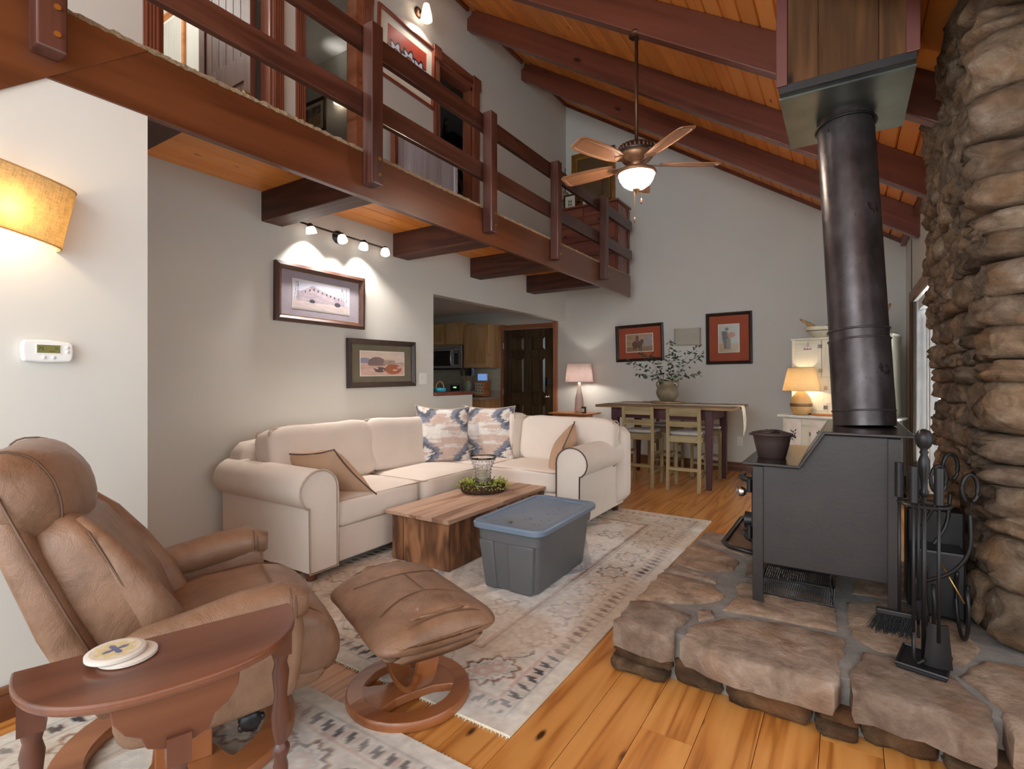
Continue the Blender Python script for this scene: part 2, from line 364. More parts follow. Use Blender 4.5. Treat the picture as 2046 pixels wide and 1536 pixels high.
        if disp:
            tx = bpy.data.textures.new('crumple', 'CLOUDS'); tx.noise_scale = disp[1]
            q = o.modifiers.new('d', 'DISPLACE'); q.texture = tx; q.strength = disp[0]; q.mid_level = .5; q.texture_coords = 'LOCAL'
        return o
def B(x0, x1, y0, y1, z0, z1): return MB().box(min(x0, x1), max(x0, x1), min(y0, y1), max(y0, y1), min(z0, z1), max(z0, z1))
def tag(o, label, cat, group=None):
    o['label'] = label; o['category'] = cat
    if group: o['group'] = group
    return o
def thing(name, label, cat, loc=(0, 0, 0), rz=0, group=None):
    o = bpy.data.objects.new(name, None); C.objects.link(o); o.location = loc; o.rotation_euler = (0, 0, rz); o.empty_display_size = .1
    return tag(o, label, cat, group)
def struct(name, loc=None, mb=None, mat=None, **k):
    if mb is not None: o = mb.build(name, mat, **k)
    else:
        o = bpy.data.objects.new(name, None); C.objects.link(o); o.location = loc or (0, 0, 0); o.empty_display_size = .1
    o['kind'] = 'structure'; return o
def copytree(o, parent=None):
    c = o.copy(); C.objects.link(c)
    if parent: c.parent = parent; c.matrix_parent_inverse = o.matrix_parent_inverse
    for ch in list(o.children): copytree(ch, c)
    return c
def vnoise(x, y, seed=0):
    """smooth value noise on arrays"""
    xi, yi = np.floor(x).astype(int), np.floor(y).astype(int); fx, fy = x-xi, y-yi
    h = lambda a, b: (np.abs(np.sin(a*127.1+b*311.7+seed*74.7)*43758.5453) % 1)
    u, v = fx*fx*(3-2*fx), fy*fy*(3-2*fy)
    return (h(xi, yi)*(1-u)+h(xi+1, yi)*u)*(1-v)+(h(xi, yi+1)*(1-u)+h(xi+1, yi+1)*u)*v
def fbm(x, y, seed=0, o=4): return sum(vnoise(x*2**i, y*2**i, seed+i)*.5**(i+1) for i in range(o))/(1-.5**o)
def lin(c): return np.array(S(*c)[:3])
def canvas(fn, nu, nv, P):
    """grid mesh carrying a procedural picture: fn(u,v)->rgb arrays, P(u,v)->xyz"""
    u, v = np.meshgrid(np.linspace(0, 1, nu+1), np.linspace(0, 1, nv+1), indexing='ij')
    rgb = fn(u, v); col = np.concatenate([rgb, np.ones(rgb.shape[:2]+(1,))], 2).reshape(-1, 4)
    m = MB(); m.v = [P(a, b) for a, b in zip(u.ravel(), v.ravel())]
    m.f = [(i*(nv+1)+j, (i+1)*(nv+1)+j, (i+1)*(nv+1)+j+1, i*(nv+1)+j+1) for i in range(nu) for j in range(nv)]
    return m, col
wood('orange_casing', S(120, 62, 36), S(170, 104, 68), S(188, 126, 90), 'Z', 2, 40, .4, .1, .08)
wood('orange_casing_x', S(120, 62, 36), S(170, 104, 68), S(188, 126, 90), 'X', 2, 40, .4, .1, .08)
wood('walnut_panel_y', S(66, 40, 20), S(122, 84, 52), S(150, 112, 76), 'Y', 3.5, 40, .5, 0, .1)
wood('mahogany_y', S(58, 26, 14), S(98, 54, 34), S(124, 76, 52), 'Y', 2, 34, .34, .2, .1, ln=.4)
wood('teak_z', S(96, 48, 22), S(144, 84, 46), S(168, 106, 64), 'Z', 2, 30, .34, .25, .08, ln=.5)
plain('maroon_trim', S(92, 46, 38), .45, var=.12)
wood('stool_y', S(98, 82, 50), S(150, 132, 92), S(176, 160, 122), 'Y', 2, 40, .6, 0, .15)
wood('cherry_y', S(78, 32, 20), S(122, 60, 42), S(146, 82, 62), 'Y', 2, 34, .32, .3, .1)
wood('weathered_y', S(112, 102, 104), S(160, 154, 160), S(186, 186, 194), 'Y', 4, 26, .8, 0, .1, bump=.4)
wood('gourd_wood', S(120, 74, 40), S(168, 114, 66), S(186, 136, 88), 'Z', 2, 30, .4, .1, .1)
plain('lace_cream', S(218, 216, 204), .9, bump=.5, scale=20); plain('lcd_olive', S(116, 112, 44), .4, var=.04); plain('ink_olive', S(52, 52, 26), .6)
emit('tablet_glow', (.16, .3, .62, 1), .5)
# ---------------- structure ----------------
XL, XT, XR, YB, YT = -3.72, -2.554, .573, 7.377, 1.049
ZL = 2.648                     # loft floor
SL = .6473; SA = math.atan(SL)
def zc(x): return 5.56-SL*(x+3.72)
# floor of wide pine boards
fl = struct('floor', (0, 0, -.06)); B(-6.7, 1.25, -1.2, 7.5, -.12, -.022).build('subfloor', 'joist_dark', fl, w=True)
pw = .178; meshes = {}
x = -6.66; row = 0
while x < 1.2:
    y = -1.2-random.random()*2
    while y < 7.4:
        L = random.choice((2.1, 2.7, 3.3, 3.9)); y0, y1 = max(y, -1.2), min(y+L, 7.45)
        if y1-y0 > .05:
            o = B(0, pw-.0022, 0, y1-y0-.002, -.022, 0).build('plank', 'floor_pine', fl)
            o.location = (x+pw/2, (y0+y1)/2, -.011+.06+random.uniform(-.0005, .0003))
        y += L
    x += pw; row += 1
# walls
def wall(name, boxes, mat='wall'):
    m = MB()
    for b in boxes: m.box(*b)
    return struct(name, mb=m, mat=mat)
ZT = 4.70
wall('wall_left', [(XL-.12, XL, -1.2, 4.24, 0, 2.66), (XL-.12, XL, 4.24, YB, 2.13, 2.66), (XL-.12, XL, 4.24, 4.93, 0, 1.035),
    (XL-.12, XL, -1.2, 1.6, 2.66, 5.7), (XL-.12, XL, 2.38, 2.67, 2.66, 5.7), (XL-.12, XL, 3.2, 4.29, 2.66, 5.7), (XL-.12, XL, 4.94, YB, 2.66, 5.7),
    (XL-.12, XL, 1.6, 2.38, ZT, 5.7), (XL-.12, XL, 2.67, 3.2, ZT, 5.7), (XL-.12, XL, 4.29, 4.94, 4.66, 5.7)])
m = MB().prism([(-1.2, 0), (YT, 0), (YT, 2.372), (.71, 2.372), (-1.2, .83)], XT-.1, XT, 'x').box(XL, XT-.1, YT-.1, YT, 0, 2.6); struct('wall_stair', mb=m, mat='wall')
wall('wall_back', [(-6.7, XR+.7, YB, YB+.1, 0, 5.8)])
wall('wall_right', [(XR, XR+.12, 4.05, 4.55, 0, 2.85), (XR, XR+.12, 6.74, YB, 0, 2.85), (XR, XR+.12, 4.5, 6.8, 2.06, 2.85)])
wall('wall_right_near', [(1.15, 1.25, -1.2, 2.75, 0, .5), (1.15, 1.25, 2.45, 2.75, .5, 2.4), (1.15, 1.25, -1.2, 2.45, 2.1, 2.4)])  # unseen wall; its big opening is added to let more light in
wall('wall_kitchen', [(-6.7, -6.6, 3.4, YB, 0, 2.6), (-6.7, XL-.12, 3.4, 3.5, 0, 2.6)])
wall('wall_bedrooms', [(-6.7, -6.6, .6, YB, 2.6, 5.3), (-6.7, XL-.12, .6, .7, 2.6, 5.3), (-6.7, XL-.12, 2.5, 2.56, 2.6, 5.3), (-6.7, XL-.12, 4.12, 4.2, 2.6, 5.3)])
struct('ceiling_bedrooms', mb=B(-6.7, XL-.12, .6, YB, 5.1, 5.2), mat='white_ceiling')
struct('ceiling_kitchen', mb=B(-6.7, XL-.12, 3.4, YB, 2.36, 2.42), mat='white_ceiling')
struct('floor_bedrooms', mb=B(-6.7, XL-.12, .6, YB, 2.55, 2.63), mat='carpet')
# sloped ceiling: backing plus tongue-and-groove boards
ce = struct('ceiling', (-1.3, 3, 4))
m = MB(); m.prism([(-3.9, zc(-3.9)+.03), (1.3, zc(1.3)+.03), (1.3, zc(1.3)+.15), (-3.9, zc(-3.9)+.15)], -1.2, YB+.1, 'y'); m.build('roof_deck', 'ceiling_pine', ce, w=True)
bw = .131; nb = int(6.05/bw); me = None; me2 = None
for i in range(nb):
    for (y0, y1) in ((-1.2, 2.44), (2.44, YB)) if i % 2 else ((-1.2, 3.66), (3.66, YB)):
        o = MB().prism([(-bw/2+.009, -.012), (bw/2-.009, -.012), (bw/2-.0035, .0), (bw/2-.0035, .011), (-bw/2+.0035, .011), (-bw/2+.0035, .0)], y0, y1, 'y').build('ceiling_board', 'ceiling_pine', ce)
        s_ = (i+.5)*bw; xx = -3.86+s_*math.cos(SA)
        o.location = Vector((xx, (y0+y1)/2, zc(xx)+.014))-ce.location; o.rotation_euler = (0, SA, 0)
# rafters
RL = 'reddish brown sloping ceiling rafter '
for yy, lb in ((6.03, RL+'closest to the back wall'), (4.83, RL+'second out from the back wall'), (3.61, RL+'that the fan rod hangs from'), (2.39, RL+'just in front of the hanging flue box')):
    x0, x1 = XL+.002, XR+.1; L = (x1-x0)/math.cos(SA); dv = .272*math.cos(SA)
    m = MB().prism([(-L/2, -dv/2), (L/2, -dv/2), (L/2, dv/2), (-L/2, dv/2)], -.045, .045, 'y')
    a = m.v; sh = dv*math.tan(SA)/2   # plumb-cut ends
    m.v = [(v[0]+(sh if v[2] < 0 else -sh)*(-1), v[1], v[2]) for v in a]
    o = m.build('ceiling_rafter', 'beam_red', bevel=.006); xm = (x0+x1)/2
    o.location = (xm, yy+.045, zc(xm)-.136); o.rotation_euler = (0, SA, 0)
    tag(o, lb, 'beam', 'sloping ceiling rafters')
def trimslope(name, y0, y1, dz0, dz1, mat='beam_red'):
    m = MB().prism([(XL, zc(XL)-dz1), (XR, zc(XR)-dz1), (XR, zc(XR)-dz0), (XL, zc(XL)-dz0)], y0, y1, 'y'); struct(name, mb=m, mat=mat)
trimslope('trim_1', YB-.025, YB, -.005, .05)
for i, (y0, y1) in enumerate(((-1.2, 2.39), (2.48, 3.61), (3.70, 4.83), (4.92, 6.03), (6.12, YB-.03))):
    struct('trim_%d' % (i+2), mb=B(XL, XL+.03, y0, y1, zc(XL)-.06, zc(XL)-.005), mat='trim_y')
    struct('trim_%d' % (i+12), mb=B(XR-.05, XR+.1, y0, y1, zc(XR)-.06, zc(XR)+.0), mat='trim_y')
# baseboards
def base(name, x0, x1, y0, y1, ax):
    o = struct(name); mt = 'baseboard_'+ax
    t = .018
    if ax == 'y':
        B(x0, x0+t, y0, y1, 0, .095).build('board', mt, o, bevel=.003); B(x0, x0+t*1.25, y0, y1, .095, .122).build('cap', mt, o, bevel=.006)
    else:
        B(x0, x1, y0-t, y0, 0, .095).build('board', mt, o, bevel=.003); B(x0, x1, y0-t*1.25, y0, .095, .122).build('cap', mt, o, bevel=.006)
base('baseboard_left', XL, XL, YT, 4.93, 'y'); base('baseboard_stair', XT, XT, -1.2, YT, 'y'); base('baseboard_back', -3.83, XR, YB, YB, 'x')
# stepped collar around each joist pocket is paint; joists, loft boards, fascia
JL = 'dark rough-sawn loft joist '
for y0, y1, lb in ((1.06, 1.26, JL+'at the end of the stair wall'), (2.29, 2.47, JL+'left of the track light'), (3.65, 3.86, JL+'right of the track light'), (4.89, 5.10, JL+'over the kitchen opening'), (6.17, 6.39, JL+'closest to the back wall')):
    o = B(XL-.01, XT-.045, y0, y1, 2.415, 2.642).build('loft_joist', 'joist_dark', bevel=.008); tag(o, lb, 'beam', 'loft joists')
ld = struct('floor_loft', (-3.1, 4, 2.65))
for i in range(6):
    w_ = (XT-.045-XL)/6; x0 = XL+i*w_
    for y0, y1 in ((YT, 4.2), (4.2, 7.05)) if i % 2 else ((YT, 3.0), (3.0, 7.05)):
        MB().prism([(x0+.008, 2.638), (x0+w_-.008, 2.638), (x0+w_-.002, 2.647), (x0+w_-.002, 2.652), (x0+.002, 2.652), (x0+.002, 2.647)], y0, y1, 'y').build('soffit_board', 'soffit_pine', ld, w=True)
B(XL, XT-.045, .5, 7.05, 2.652, 2.664).build('decking', 'joist_dark', ld, w=True)
# carpet: pile that wraps over the fascia edge
m = MB(); ny = 400
for k in range(ny+1):
    y = .60+(7.05-.60)*k/ny; j = lambda: random.uniform(-.005, .005)
    m.v += [(XL, y, 2.672), (XT-.04, y, 2.674), (XT-.012+j(), y, 2.672+j()), (XT+.008+j(), y+j(), 2.664+j()), (XT+.010+j(), y+j(), 2.648+j()), (XT-.004, y, 2.642+j())]
m.f = [(k*6+i, k*6+i+1, k*6+i+7, k*6+i+6) for k in range(ny) for i in range(5)]
o = m.build('loft_carpet', 'carpet'); o['label'] = 'tan looped carpet edge showing along the top of the loft fascia'; o['category'] = 'carpet'; o['kind'] = 'stuff'
o = MB().prism([(.69, 2.367), (7.06, 2.367), (7.06, 2.648), (1.03, 2.648)], XT-.036, XT+.005, 'x').build('loft_fascia', 'fascia', bevel=.003)
tag(o, 'long varnished brown fascia board along the loft edge', 'beam')
o = MB().prism([(1.05, 2.648), (.60, 2.648), (-.5, 1.75), (-.5, 1.375)], XT-.036, XT+.009, 'x').build('stair_stringer', 'fascia', bevel=.002)
tag(o, 'sloping orange brown stair stringer above the thermostat', 'stringer')
# loft railing
XRAIL = XT+.0
rl = thing('loft_railing', 'dark brown wooden loft railing with two rails and bolted posts', 'railing', (XT, 4, ZL))
px_ = [(.70, 'a'), (2.281, 'b'), (3.56, 'b'), (4.735, 'b'), (5.995, 'b')]
for yc, k in px_:
    zt = 3.44
    p = B(XT+.010, XT+.098, yc-.045, yc+.045, 2.44, zt).build('post', 'post_wood', rl, w=True, bevel=.006)
    for zb in (2.50, 2.60):
        m = MB().cyl((XT+.094, yc+.012, zb), (XT+.1, yc+.012, zb), .011, n=12); q = m.build('bolt', 'brass', p)
        q.location = Vector((XT+.097, yc+.012, zb))-Vector(((XT+.049), yc, (2.44+zt)/2))
for z0, z1, nm in ((3.30, 3.44, 'rail'), (2.89, 3.03, 'rail')):
    pr = [(.2, z0), (7.10, z0), (7.135, z0+.03), (7.135, z1-.02), (7.12, z1), (.2, z1)]
    MB().prism(pr, XT-.040, XT+.003, 'x').build(nm, 'rail_wood', rl, w=True, bevel=.005)
# upstairs door casings on the left wall
def fluted(par, y0, y1, z0, z1, mat, x=XL):
    B(x, x+.016, y0, y1, z0, z1).build('casing', mat, par, bevel=.002)
    n = 4; w_ = (y1-y0)/(n+.6)
    for i in range(n): B(x+.016, x+.023, y0+w_*(.3+i)+.003, y0+w_*(1.3+i)-.003, z0, z1).build('flute', mat, par, bevel=.003)
t = struct('trim_7'); fluted(t, 1.50, 1.594, 2.66, ZT+.1, 'trim_z'); fluted(t, 2.383, 2.468, 2.66, ZT+.1, 'trim_z'); B(XL, XL+.02, 1.5, 2.468, ZT, ZT+.1).build('head', 'trim_y', t)
B(XL-.12, XL, 2.36, 2.382, 2.66, ZT).build('jamb', 'trim_z', t); B(XL-.12, XL, 1.598, 1.62, 2.66, ZT).build('jamb', 'trim_z', t)
t = struct('trim_8'); fluted(t, 2.578, 2.668, 2.66, ZT+.1, 'trim_z'); fluted(t, 3.262, 3.39, 2.66, ZT+.1, 'trim_z'); B(XL, XL+.02, 2.578, 3.39, ZT, ZT+.1).build('head', 'trim_y', t)
B(XL-.12, XL+.01, 3.19, 3.262, 2.66, ZT).build('jamb', 'trim_x', t)
t = struct('trim_9'); fluted(t, 4.235, 4.335, 2.66, 4.68, 'trim_z'); fluted(t, 4.93, 5.06, 2.66, 4.68, 'trim_z')
for k in range(3): B(XL, XL+.02+.006*(k % 2), 4.33, 4.94, 4.655+k*.045, 4.655+k*.045+.042).build('head_moulding', 'trim_y', t, bevel=.004)
for ya, yb in ((4.225, 4.345), (4.925, 5.07)): B(XL, XL+.034, ya, yb, 4.66, 4.80).build('corner_block', 'trim_z', t, bevel=.006)
B(XL-.12, XL, 4.90, 4.938, 2.66, 4.66).build('jamb', 'trim_z', t); B(XL-.12, XL, 4.29, 4.94, 4.62, 4.658).build('jamb_head', 'trim_y', t)
B(XL-.02, XL, 4.893, 4.9, 3.1, 3.16).build('strike_plate', 'iron_black', t)
# open plank door upstairs
d2 = struct('door_2', (-3.84, 2.33, 2.66))
for i in range(6):
    x0 = -4.62+.07+i*.107; B(x0, x0+.104, 2.30, 2.325, 2.67, 4.66).build('board', 'loft_door', d2, w=True, bevel=.004)
for x0 in (-4.63, -3.95): B(x0, x0+.09, 2.285, 2.335, 2.67, 4.66).build('stile', 'loft_door', d2, w=True, bevel=.004)
for z0 in (2.67, 3.55, 4.52): B(-4.54, -3.95, 2.287, 2.333, z0, z0+.2).build('ledge', 'loft_door', d2, w=True, bevel=.004)
MB().lathe([(.003, 0), (.010, .003), (.007, .018), (.015, .026), (.016, .035), (.01, .044), (.003, .046)], n=16).xf(Matrix.Translation((-3.88, 2.285, 3.42)) @ Matrix.Rotation(PI/2, 4, 'X')).build('knob', 'brass', d2, w=True, smooth=True)
# kitchen exterior door
dk = struct('door_1', (-4.4, YB-.03, 0))
xa, xb, yk = -4.865, -3.945, YB-.02
B(xa, xb, yk-.02, yk, .01, 2.03).build('slab', 'dark_door', dk, w=True)
wd_ = (xb-xa); cols = [(xa+.12, xa+.40), (xb-.40, xb-.12)]; rows = [(.22, .80), (.98, 1.56), (1.68, 1.90)]
fr = MB()
for z0, z1 in ((.01, .22), (.80, .98), (1.56, 1.68), (1.90, 2.03)): fr.box(xa, xb, yk-.034, yk-.02, z0, z1)
for x0, x1 in ((xa, xa+.12), (xa+.40, xb-.40), (xb-.12, xb)): fr.box(x0, x1, yk-.0338, yk-.02, .01, 2.03)
fr.build('stiles_and_rails', 'dark_door', dk, w=True)
for x0, x1 in cols:
    for z0, z1 in rows:
        m = MB(); a, b = .008, .04
        m.add([(x0+a, yk-.021, z0+a), (x1-a, yk-.021, z0+a), (x1-a, yk-.021, z1-a), (x0+a, yk-.021, z1-a), (x0+b, yk-.034, z0+b), (x1-b, yk-.034, z0+b), (x1-b, yk-.034, z1-b), (x0+b, yk-.034, z1-b)],
              [(4, 5, 6, 7), (0, 1, 5, 4), (1, 2, 6, 5), (2, 3, 7, 6), (3, 0, 4, 7)]); m.build('panel', 'dark_door', dk, w=True)
B(xb-.1, xb-.045, yk-.07, yk-.034, 1.10, 1.24).build('keypad_lock', 'black_plastic', dk, w=True, bevel=.008)
MB().lathe([(.03, 0), (.03, .008), (.012, .012), (.012, .04), (.028, .05), (.03, .07), (.015, .085)], n=18).xf(Matrix.Translation((xb-.07, yk-.034, .93)) @ Matrix.Rotation(PI/2, 4, 'X')).build('knob', 'chrome', dk, w=True, smooth=True)
for z in (1.72, .95): B(xa-.012, xa+.006, yk-.04, yk-.02, z, z+.1).build('hinge', 'chrome', dk, w=True)
t = struct('trim_10')
for x0, x1 in ((xa-.08, xa-.006), (xb+.006, xb+.085)):
    B(x0, x1, YB-.03, YB, 0, 2.04).build('casing', 'trim_z' if 0 else 'orange_casing', t, bevel=.004)
    for k in range(3): B(x0+.008+k*.022, x0+.024+k*.022, YB-.036, YB-.03, 0, 2.04).build('flute', 'orange_casing', t, bevel=.002)
for k in range(3): B(xa-.006, xb+.006, YB-.03-.005*(k % 2), YB, 2.04+k*.026, 2.064+k*.026).build('head_moulding', 'orange_casing_x', t, bevel=.003)
for x0, x1 in ((xa-.085, xa-.003), (xb+.003, xb+.09)): B(x0, x1, YB-.042, YB, 2.035, 2.13).build('corner_block', 'orange_casing', t, bevel=.005)
# sliding patio door on the right wall
w1 = struct('window_1', (XR, 5.65, 0))
for y0, y1 in ((6.65, 6.75), (4.54, 4.64)): B(XR-.02, XR+.001, y0, y1, 0, 2.07).build('casing', 'walnut_panel', w1, w=True, bevel=.004)
B(XR-.022, XR+.001, 4.52, 6.77, 2.0, 2.11).build('head_casing', 'walnut_panel_y', w1, w=True, bevel=.004)
B(XR-.0, XR+.06, 6.60, 6.66, 0, 2.0).build('weather_strip', 'hoosier_dark', w1, w=True)
for y0, y1 in ((6.50, 6.60), (5.55, 5.67), (4.62, 4.70)): B(XR+.02, XR+.09, y0, y1, 0, 2.0).build('frame', 'alum', w1, w=True, bevel=.006)
for z0, z1 in ((0, .12), (1.9, 2.0)): B(XR+.03, XR+.085, 4.64, 6.58, z0, z1).build('frame_rail', 'alum', w1, w=True)
B(XR+.055, XR+.061, 4.68, 6.55, .12, 1.9).build('pane', 'pane_glass', w1, w=True)
for i in range(15): 
    y = 4.74+i*.12; MB().add([(XR+.10, y, .14), (XR+.125, y+.085, .14), (XR+.125, y+.085, 1.9), (XR+.10, y, 1.9), (XR+.103, y, .14), (XR+.128, y+.085, .14), (XR+.128, y+.085, 1.9), (XR+.103, y, 1.9)],
        [(0, 1, 2, 3), (7, 6, 5, 4), (0, 4, 5, 1), (3, 2, 6, 7)]).build('blind_slat', 'blind', w1, w=True)

light('patio_door_daylight', 'AREA', (XR+.14, 5.6, 1.1), 55, (.94, .98, 1), 1.8, (-1, 0, 0), sy=1.7)
# ---------------- rugs ----------------
def rugfn(W, L, seed):
    cream, grey, blue, dark, rust, pink, white = [lin(c) for c in ((206, 200, 188), (172, 168, 164), (148, 154, 164), (66, 60, 64), (160, 122, 98), (190, 166, 154), (222, 220, 214))]
    def fn(u, v):
        x, y = u*W, v*L
        wx = x+.012*(fbm(x*9, y*9, seed)-.5); wy = y+.012*(fbm(x*9, y*9, seed+5)-.5)
        e = np.minimum(np.minimum(wx, W-wx), np.minimum(wy, L-wy))
        along = np.where(np.minimum(wx, W-wx) < np.minimum(wy, L-wy), wy, wx)
        out = np.zeros(x.shape+(3,)); 
        def put(mask, c): out[mask] = c
        out[:] = cream
        # field: pale ground with stepped diamonds and palmettes
        cx, cy = wx-W/2, wy-L/2
        put(e > .42, white)
        for oy, sc_, c in ((0, .62, blue), (0, .56, white), (0, .47, grey), (0, .42, cream), (0, .2, pink), (0, .15, white), (0, .07, rust)):
            q = np.floor((np.abs(cx)*1.15+np.abs(cy)*.62)*28)/28; put((q < sc_) & (e > .42), c)
        for oy in (-1.05, 1.05):
            q = np.abs(cx)+np.abs(cy-oy)*.8; put((np.floor(q*30)/30 < .24) & (e > .42), pink); put((q < .19) & (e > .42), white); put((q < .1) & (e > .42), blue); put((q < .05) & (e > .42), rust)
        ang = np.arctan2(((cy+.19) % .38)-.19, ((cx+.19) % .38)-.19); rr = np.hypot(((cx+.19) % .38)-.19, ((cy+.19) % .38)-.19)
        fl = (np.abs(rr-.075*(1+.35*np.cos(5*ang))) < .008) & (e > .44); put(fl, grey*.7)
        put((np.abs(e-.42) < .022), pink); put((np.abs(e-.42) < .006), dark*1.6)
        # main border: medallions joined by vines
        mb = (e > .155) & (e < .385); put(mb, cream*.97)
        p = ((along+.16) % .32)-.16; q = e-.27; a = np.arctan2(q, p); r = np.hypot(p, q)
        for rad, wd, c in ((.086, .0065, rust), (.078, .004, dark*1.7), (.05, .006, grey), (.028, .012, pink)):
            put(mb & (np.abs(r-rad*(1+.16*np.cos(8*a+seed))) < wd), c)
        vine = mb & (np.abs(q-.07*np.sin(along*2*PI/.32+1.2)) < .005) & (r > .085); put(vine, dark*1.5)
        v2 = mb & (np.abs(q+.06*np.sin(along*4*PI/.32+.4)) < .0045) & (r > .09); put(v2, rust)
        # guard bands
        g1 = (e > .385) & (e < .402); put(g1, grey)
        g2 = (e > .075) & (e < .14); put(g2, cream*.9); k = ((along % .062)/.062)
        put(g2 & (k < .52) & (np.abs(e-.108+.012*np.sin(k*12)) < .022), dark*(1.15)); put(g2 & (np.abs(k-.72) < .1) & (np.abs(e-.108) < .02), pink)
        put((np.abs(e-.148) < .006), pink); put((np.abs(e-.068) < .005), grey); put(e < .045, cream*1.03)
        # worn pile
        wear = fbm(x*3.2, y*3.2, seed+11, 5)[..., None]; fine = fbm(x*46, y*46, seed+3, 3)[..., None]
        fade = np.clip((wear-.36)*2.4, 0, .85)
        out = out*(1-fade*.7)+white*fade*.7
        brown = np.clip((fbm(x*1.6+7, y*1.6, seed+23, 3)[..., None]-.56)*5, 0, .45); out = out*(1-brown)+lin((188, 162, 132))*brown
        return np.clip(out*(.84+.46*fine), 0, 1)
    return fn
def rug(x0, x1, y0, y1, label, seed, res=.0085, zz=.011):
    W, L = x1-x0, y1-y0; t = thing('area_rug', label, 'rug', ((x0+x1)/2, (y0+y1)/2, 0))
    m, col = canvas(rugfn(W, L, seed), int(W/res), int(L/res), lambda a, b: (x0+a*W, y0+b*L, zz))
    m.build('pile', 'rug_weave', t, w=True, col=col)
    B(x0, x1, y0, y1, .001, zz-.0008).build('backing', 'cream', t, w=True)
    m = MB()
    for yy, sg in ((y0, -1), (y1, 1)):
        n = int(W/.016)
        for i in range(n):
            x = x0+(i+.5)*W/n; d = sg*random.uniform(.008, .018); m.add([(x-.004, yy, .003), (x+.004, yy, .003), (x+.002+random.uniform(-.004, .004), yy+d, .002), (x-.004, yy, .008), (x+.004, yy, .008)], [(0, 1, 2), (3, 2, 4), (0, 2, 3), (1, 4, 2)])
    o = m.build('fringe', 'lace', t, w=True); o['kind'] = 'stuff'
rug(-2.87, -.965, 1.49, 4.66, 'large faded cream and grey oriental rug under the sectional and trunk', 2)
rug(-2.42, -.52, -.9, 1.30, 'faded oriental rug under the leather recliner', 9, .0095)
# ---------------- sectional sofa ----------------
so = thing('sectional_sofa', 'cream fabric corner sectional sofa with rolled arms and loose cushions', 'sofa', (-3.1, 3.3, 0))
XF = -2.685   # front of the long run
def sb(name, *a, **k): return MB().softbox(*a, **k).build(name, 'sofa_fabric', so, w=True, smooth=True)
B(-3.60, XF, 2.05, 3.75, .07, .29).build('base', 'sofa_fabric', so, w=True, bevel=.015)
B(-3.60, -1.76, 3.75, 4.62, .07, .29).build('base', 'sofa_fabric', so, w=True, bevel=.015)
MB().softbox((-3.53, 3.2, .44), (.10, 1.22, .36), e=.18, n=9).build('back_frame', 'sofa_fabric', so, w=True, smooth=True)
MB().softbox((-2.65, 4.57, .44), (.98, .10, .36), e=.18, n=9).build('back_frame', 'sofa_fabric', so, w=True, smooth=True)
def seatc(x0, x1, y0, y1):
    c = ((x0+x1)/2, (y0+y1)/2, .375); o = MB().softbox(c, ((x1-x0)/2, (y1-y0)/2, .09), e=.16, n=12, bulge=.18).build('seat_cushion', 'sofa_fabric', so, w=True, smooth=True, disp=(.012, .22))
    for z in (.30, .452):
        d = .012; p = [(x0+.03, y0+d, z), (x1-.03, y0+d, z), (x1-d, y0+.03, z), (x1-d, y1-.03, z), (x1-.03, y1-d, z), (x0+.03, y1-d, z), (x0+d, y1-.03, z), (x0+d, y0+.03, z)]
        q = MB().tube(p, .006, 6, True).build('piping', 'sofa_piping', so, w=True, smooth=True)
seatc(-3.44, XF+.015, 2.12, 2.92); seatc(-3.44, XF+.015, 2.925, 3.72); seatc(-3.44, XF, 3.725, 4.45); seatc(XF+.005, -1.985, 3.735, 4.45)
# rolled arms
def armprof(out):
    """(offset from inner face, z); out>0 grows outward"""
    pts = [(0, .07), (0, .50)]
    for i in range(0, 15):
        a = PI-(PI*1.28)*i/14; pts.append((.135+.135*math.cos(a), .555+.125*math.sin(a)))
    pts += [(.205, .46), (.20, .07)]
    return pts
pr = [(2.135-p[0], p[1]) for p in armprof(1)]
MB().prism(pr, -3.60, XF+.03, 'x').build('arm', 'sofa_fabric', so, w=True, smooth=True, auto=50, bevel=.012)
arcs = [(XF+.036, 2.135-p[0], p[1]) for p in armprof(1)]
MB().tube(arcs, .006, 6, True).build('arm_piping', 'sofa_piping', so, w=True, smooth=True)
pr = [(-1.95+p[0], p[1]) for p in armprof(1)]
MB().prism(pr, 3.70, 4.66, 'y').build('arm', 'sofa_fabric', so, w=True, smooth=True, auto=50, bevel=.012)
MB().tube([(-1.95+p[0], 3.694, p[1]) for p in armprof(1)], .006, 6, True).build('arm_piping', 'piping_dark', so, w=True, smooth=True)
for x, y in ((XF-.03, 1.99), (-3.5, 1.99), (-1.80, 3.78), (-1.80, 4.57), (-3.5, 4.5)): MB().lathe([(.03, .0), (.034, .02), (.04, .08)], (x, y, .012 if x > -2.87 else 0), 14).build('leg', 'mahogany_z', so, w=True, smooth=True, auto=40)
def backc(c, d, rot, name='back_cushion', mat='sofa_fabric', k=.02):
    o = MB().softbox((0, 0, 0), d, e=.3, n=14).build(name, mat, so, smooth=True, disp=(k, .16)); o.location = Vector(c)-so.location; o.rotation_euler = rot
    q = MB(); 
    for sg in (-1, 1):
        a, b, t_ = d[0]*.93, d[2]*.93, d[1]*.62; q.tube([(-a, sg*t_, -b), (a, sg*t_, -b), (a*1.03, sg*t_, -b*.9), (a*1.03, sg*t_, b*.9), (a, sg*t_, b), (-a, sg*t_, b), (-a*1.03, sg*t_, b*.9), (-a*1.03, sg*t_, -b*.9)], .006, 6, True)
    p = q.build('piping', 'sofa_piping', o, smooth=True); return o
backc((-3.30, 2.50, .665), (.465, .115, .225), (-.20, 0, PI/2+.03)); backc((-3.31, 3.30, .66), (.42, .11, .22), (-.2, .04, PI/2-.02))
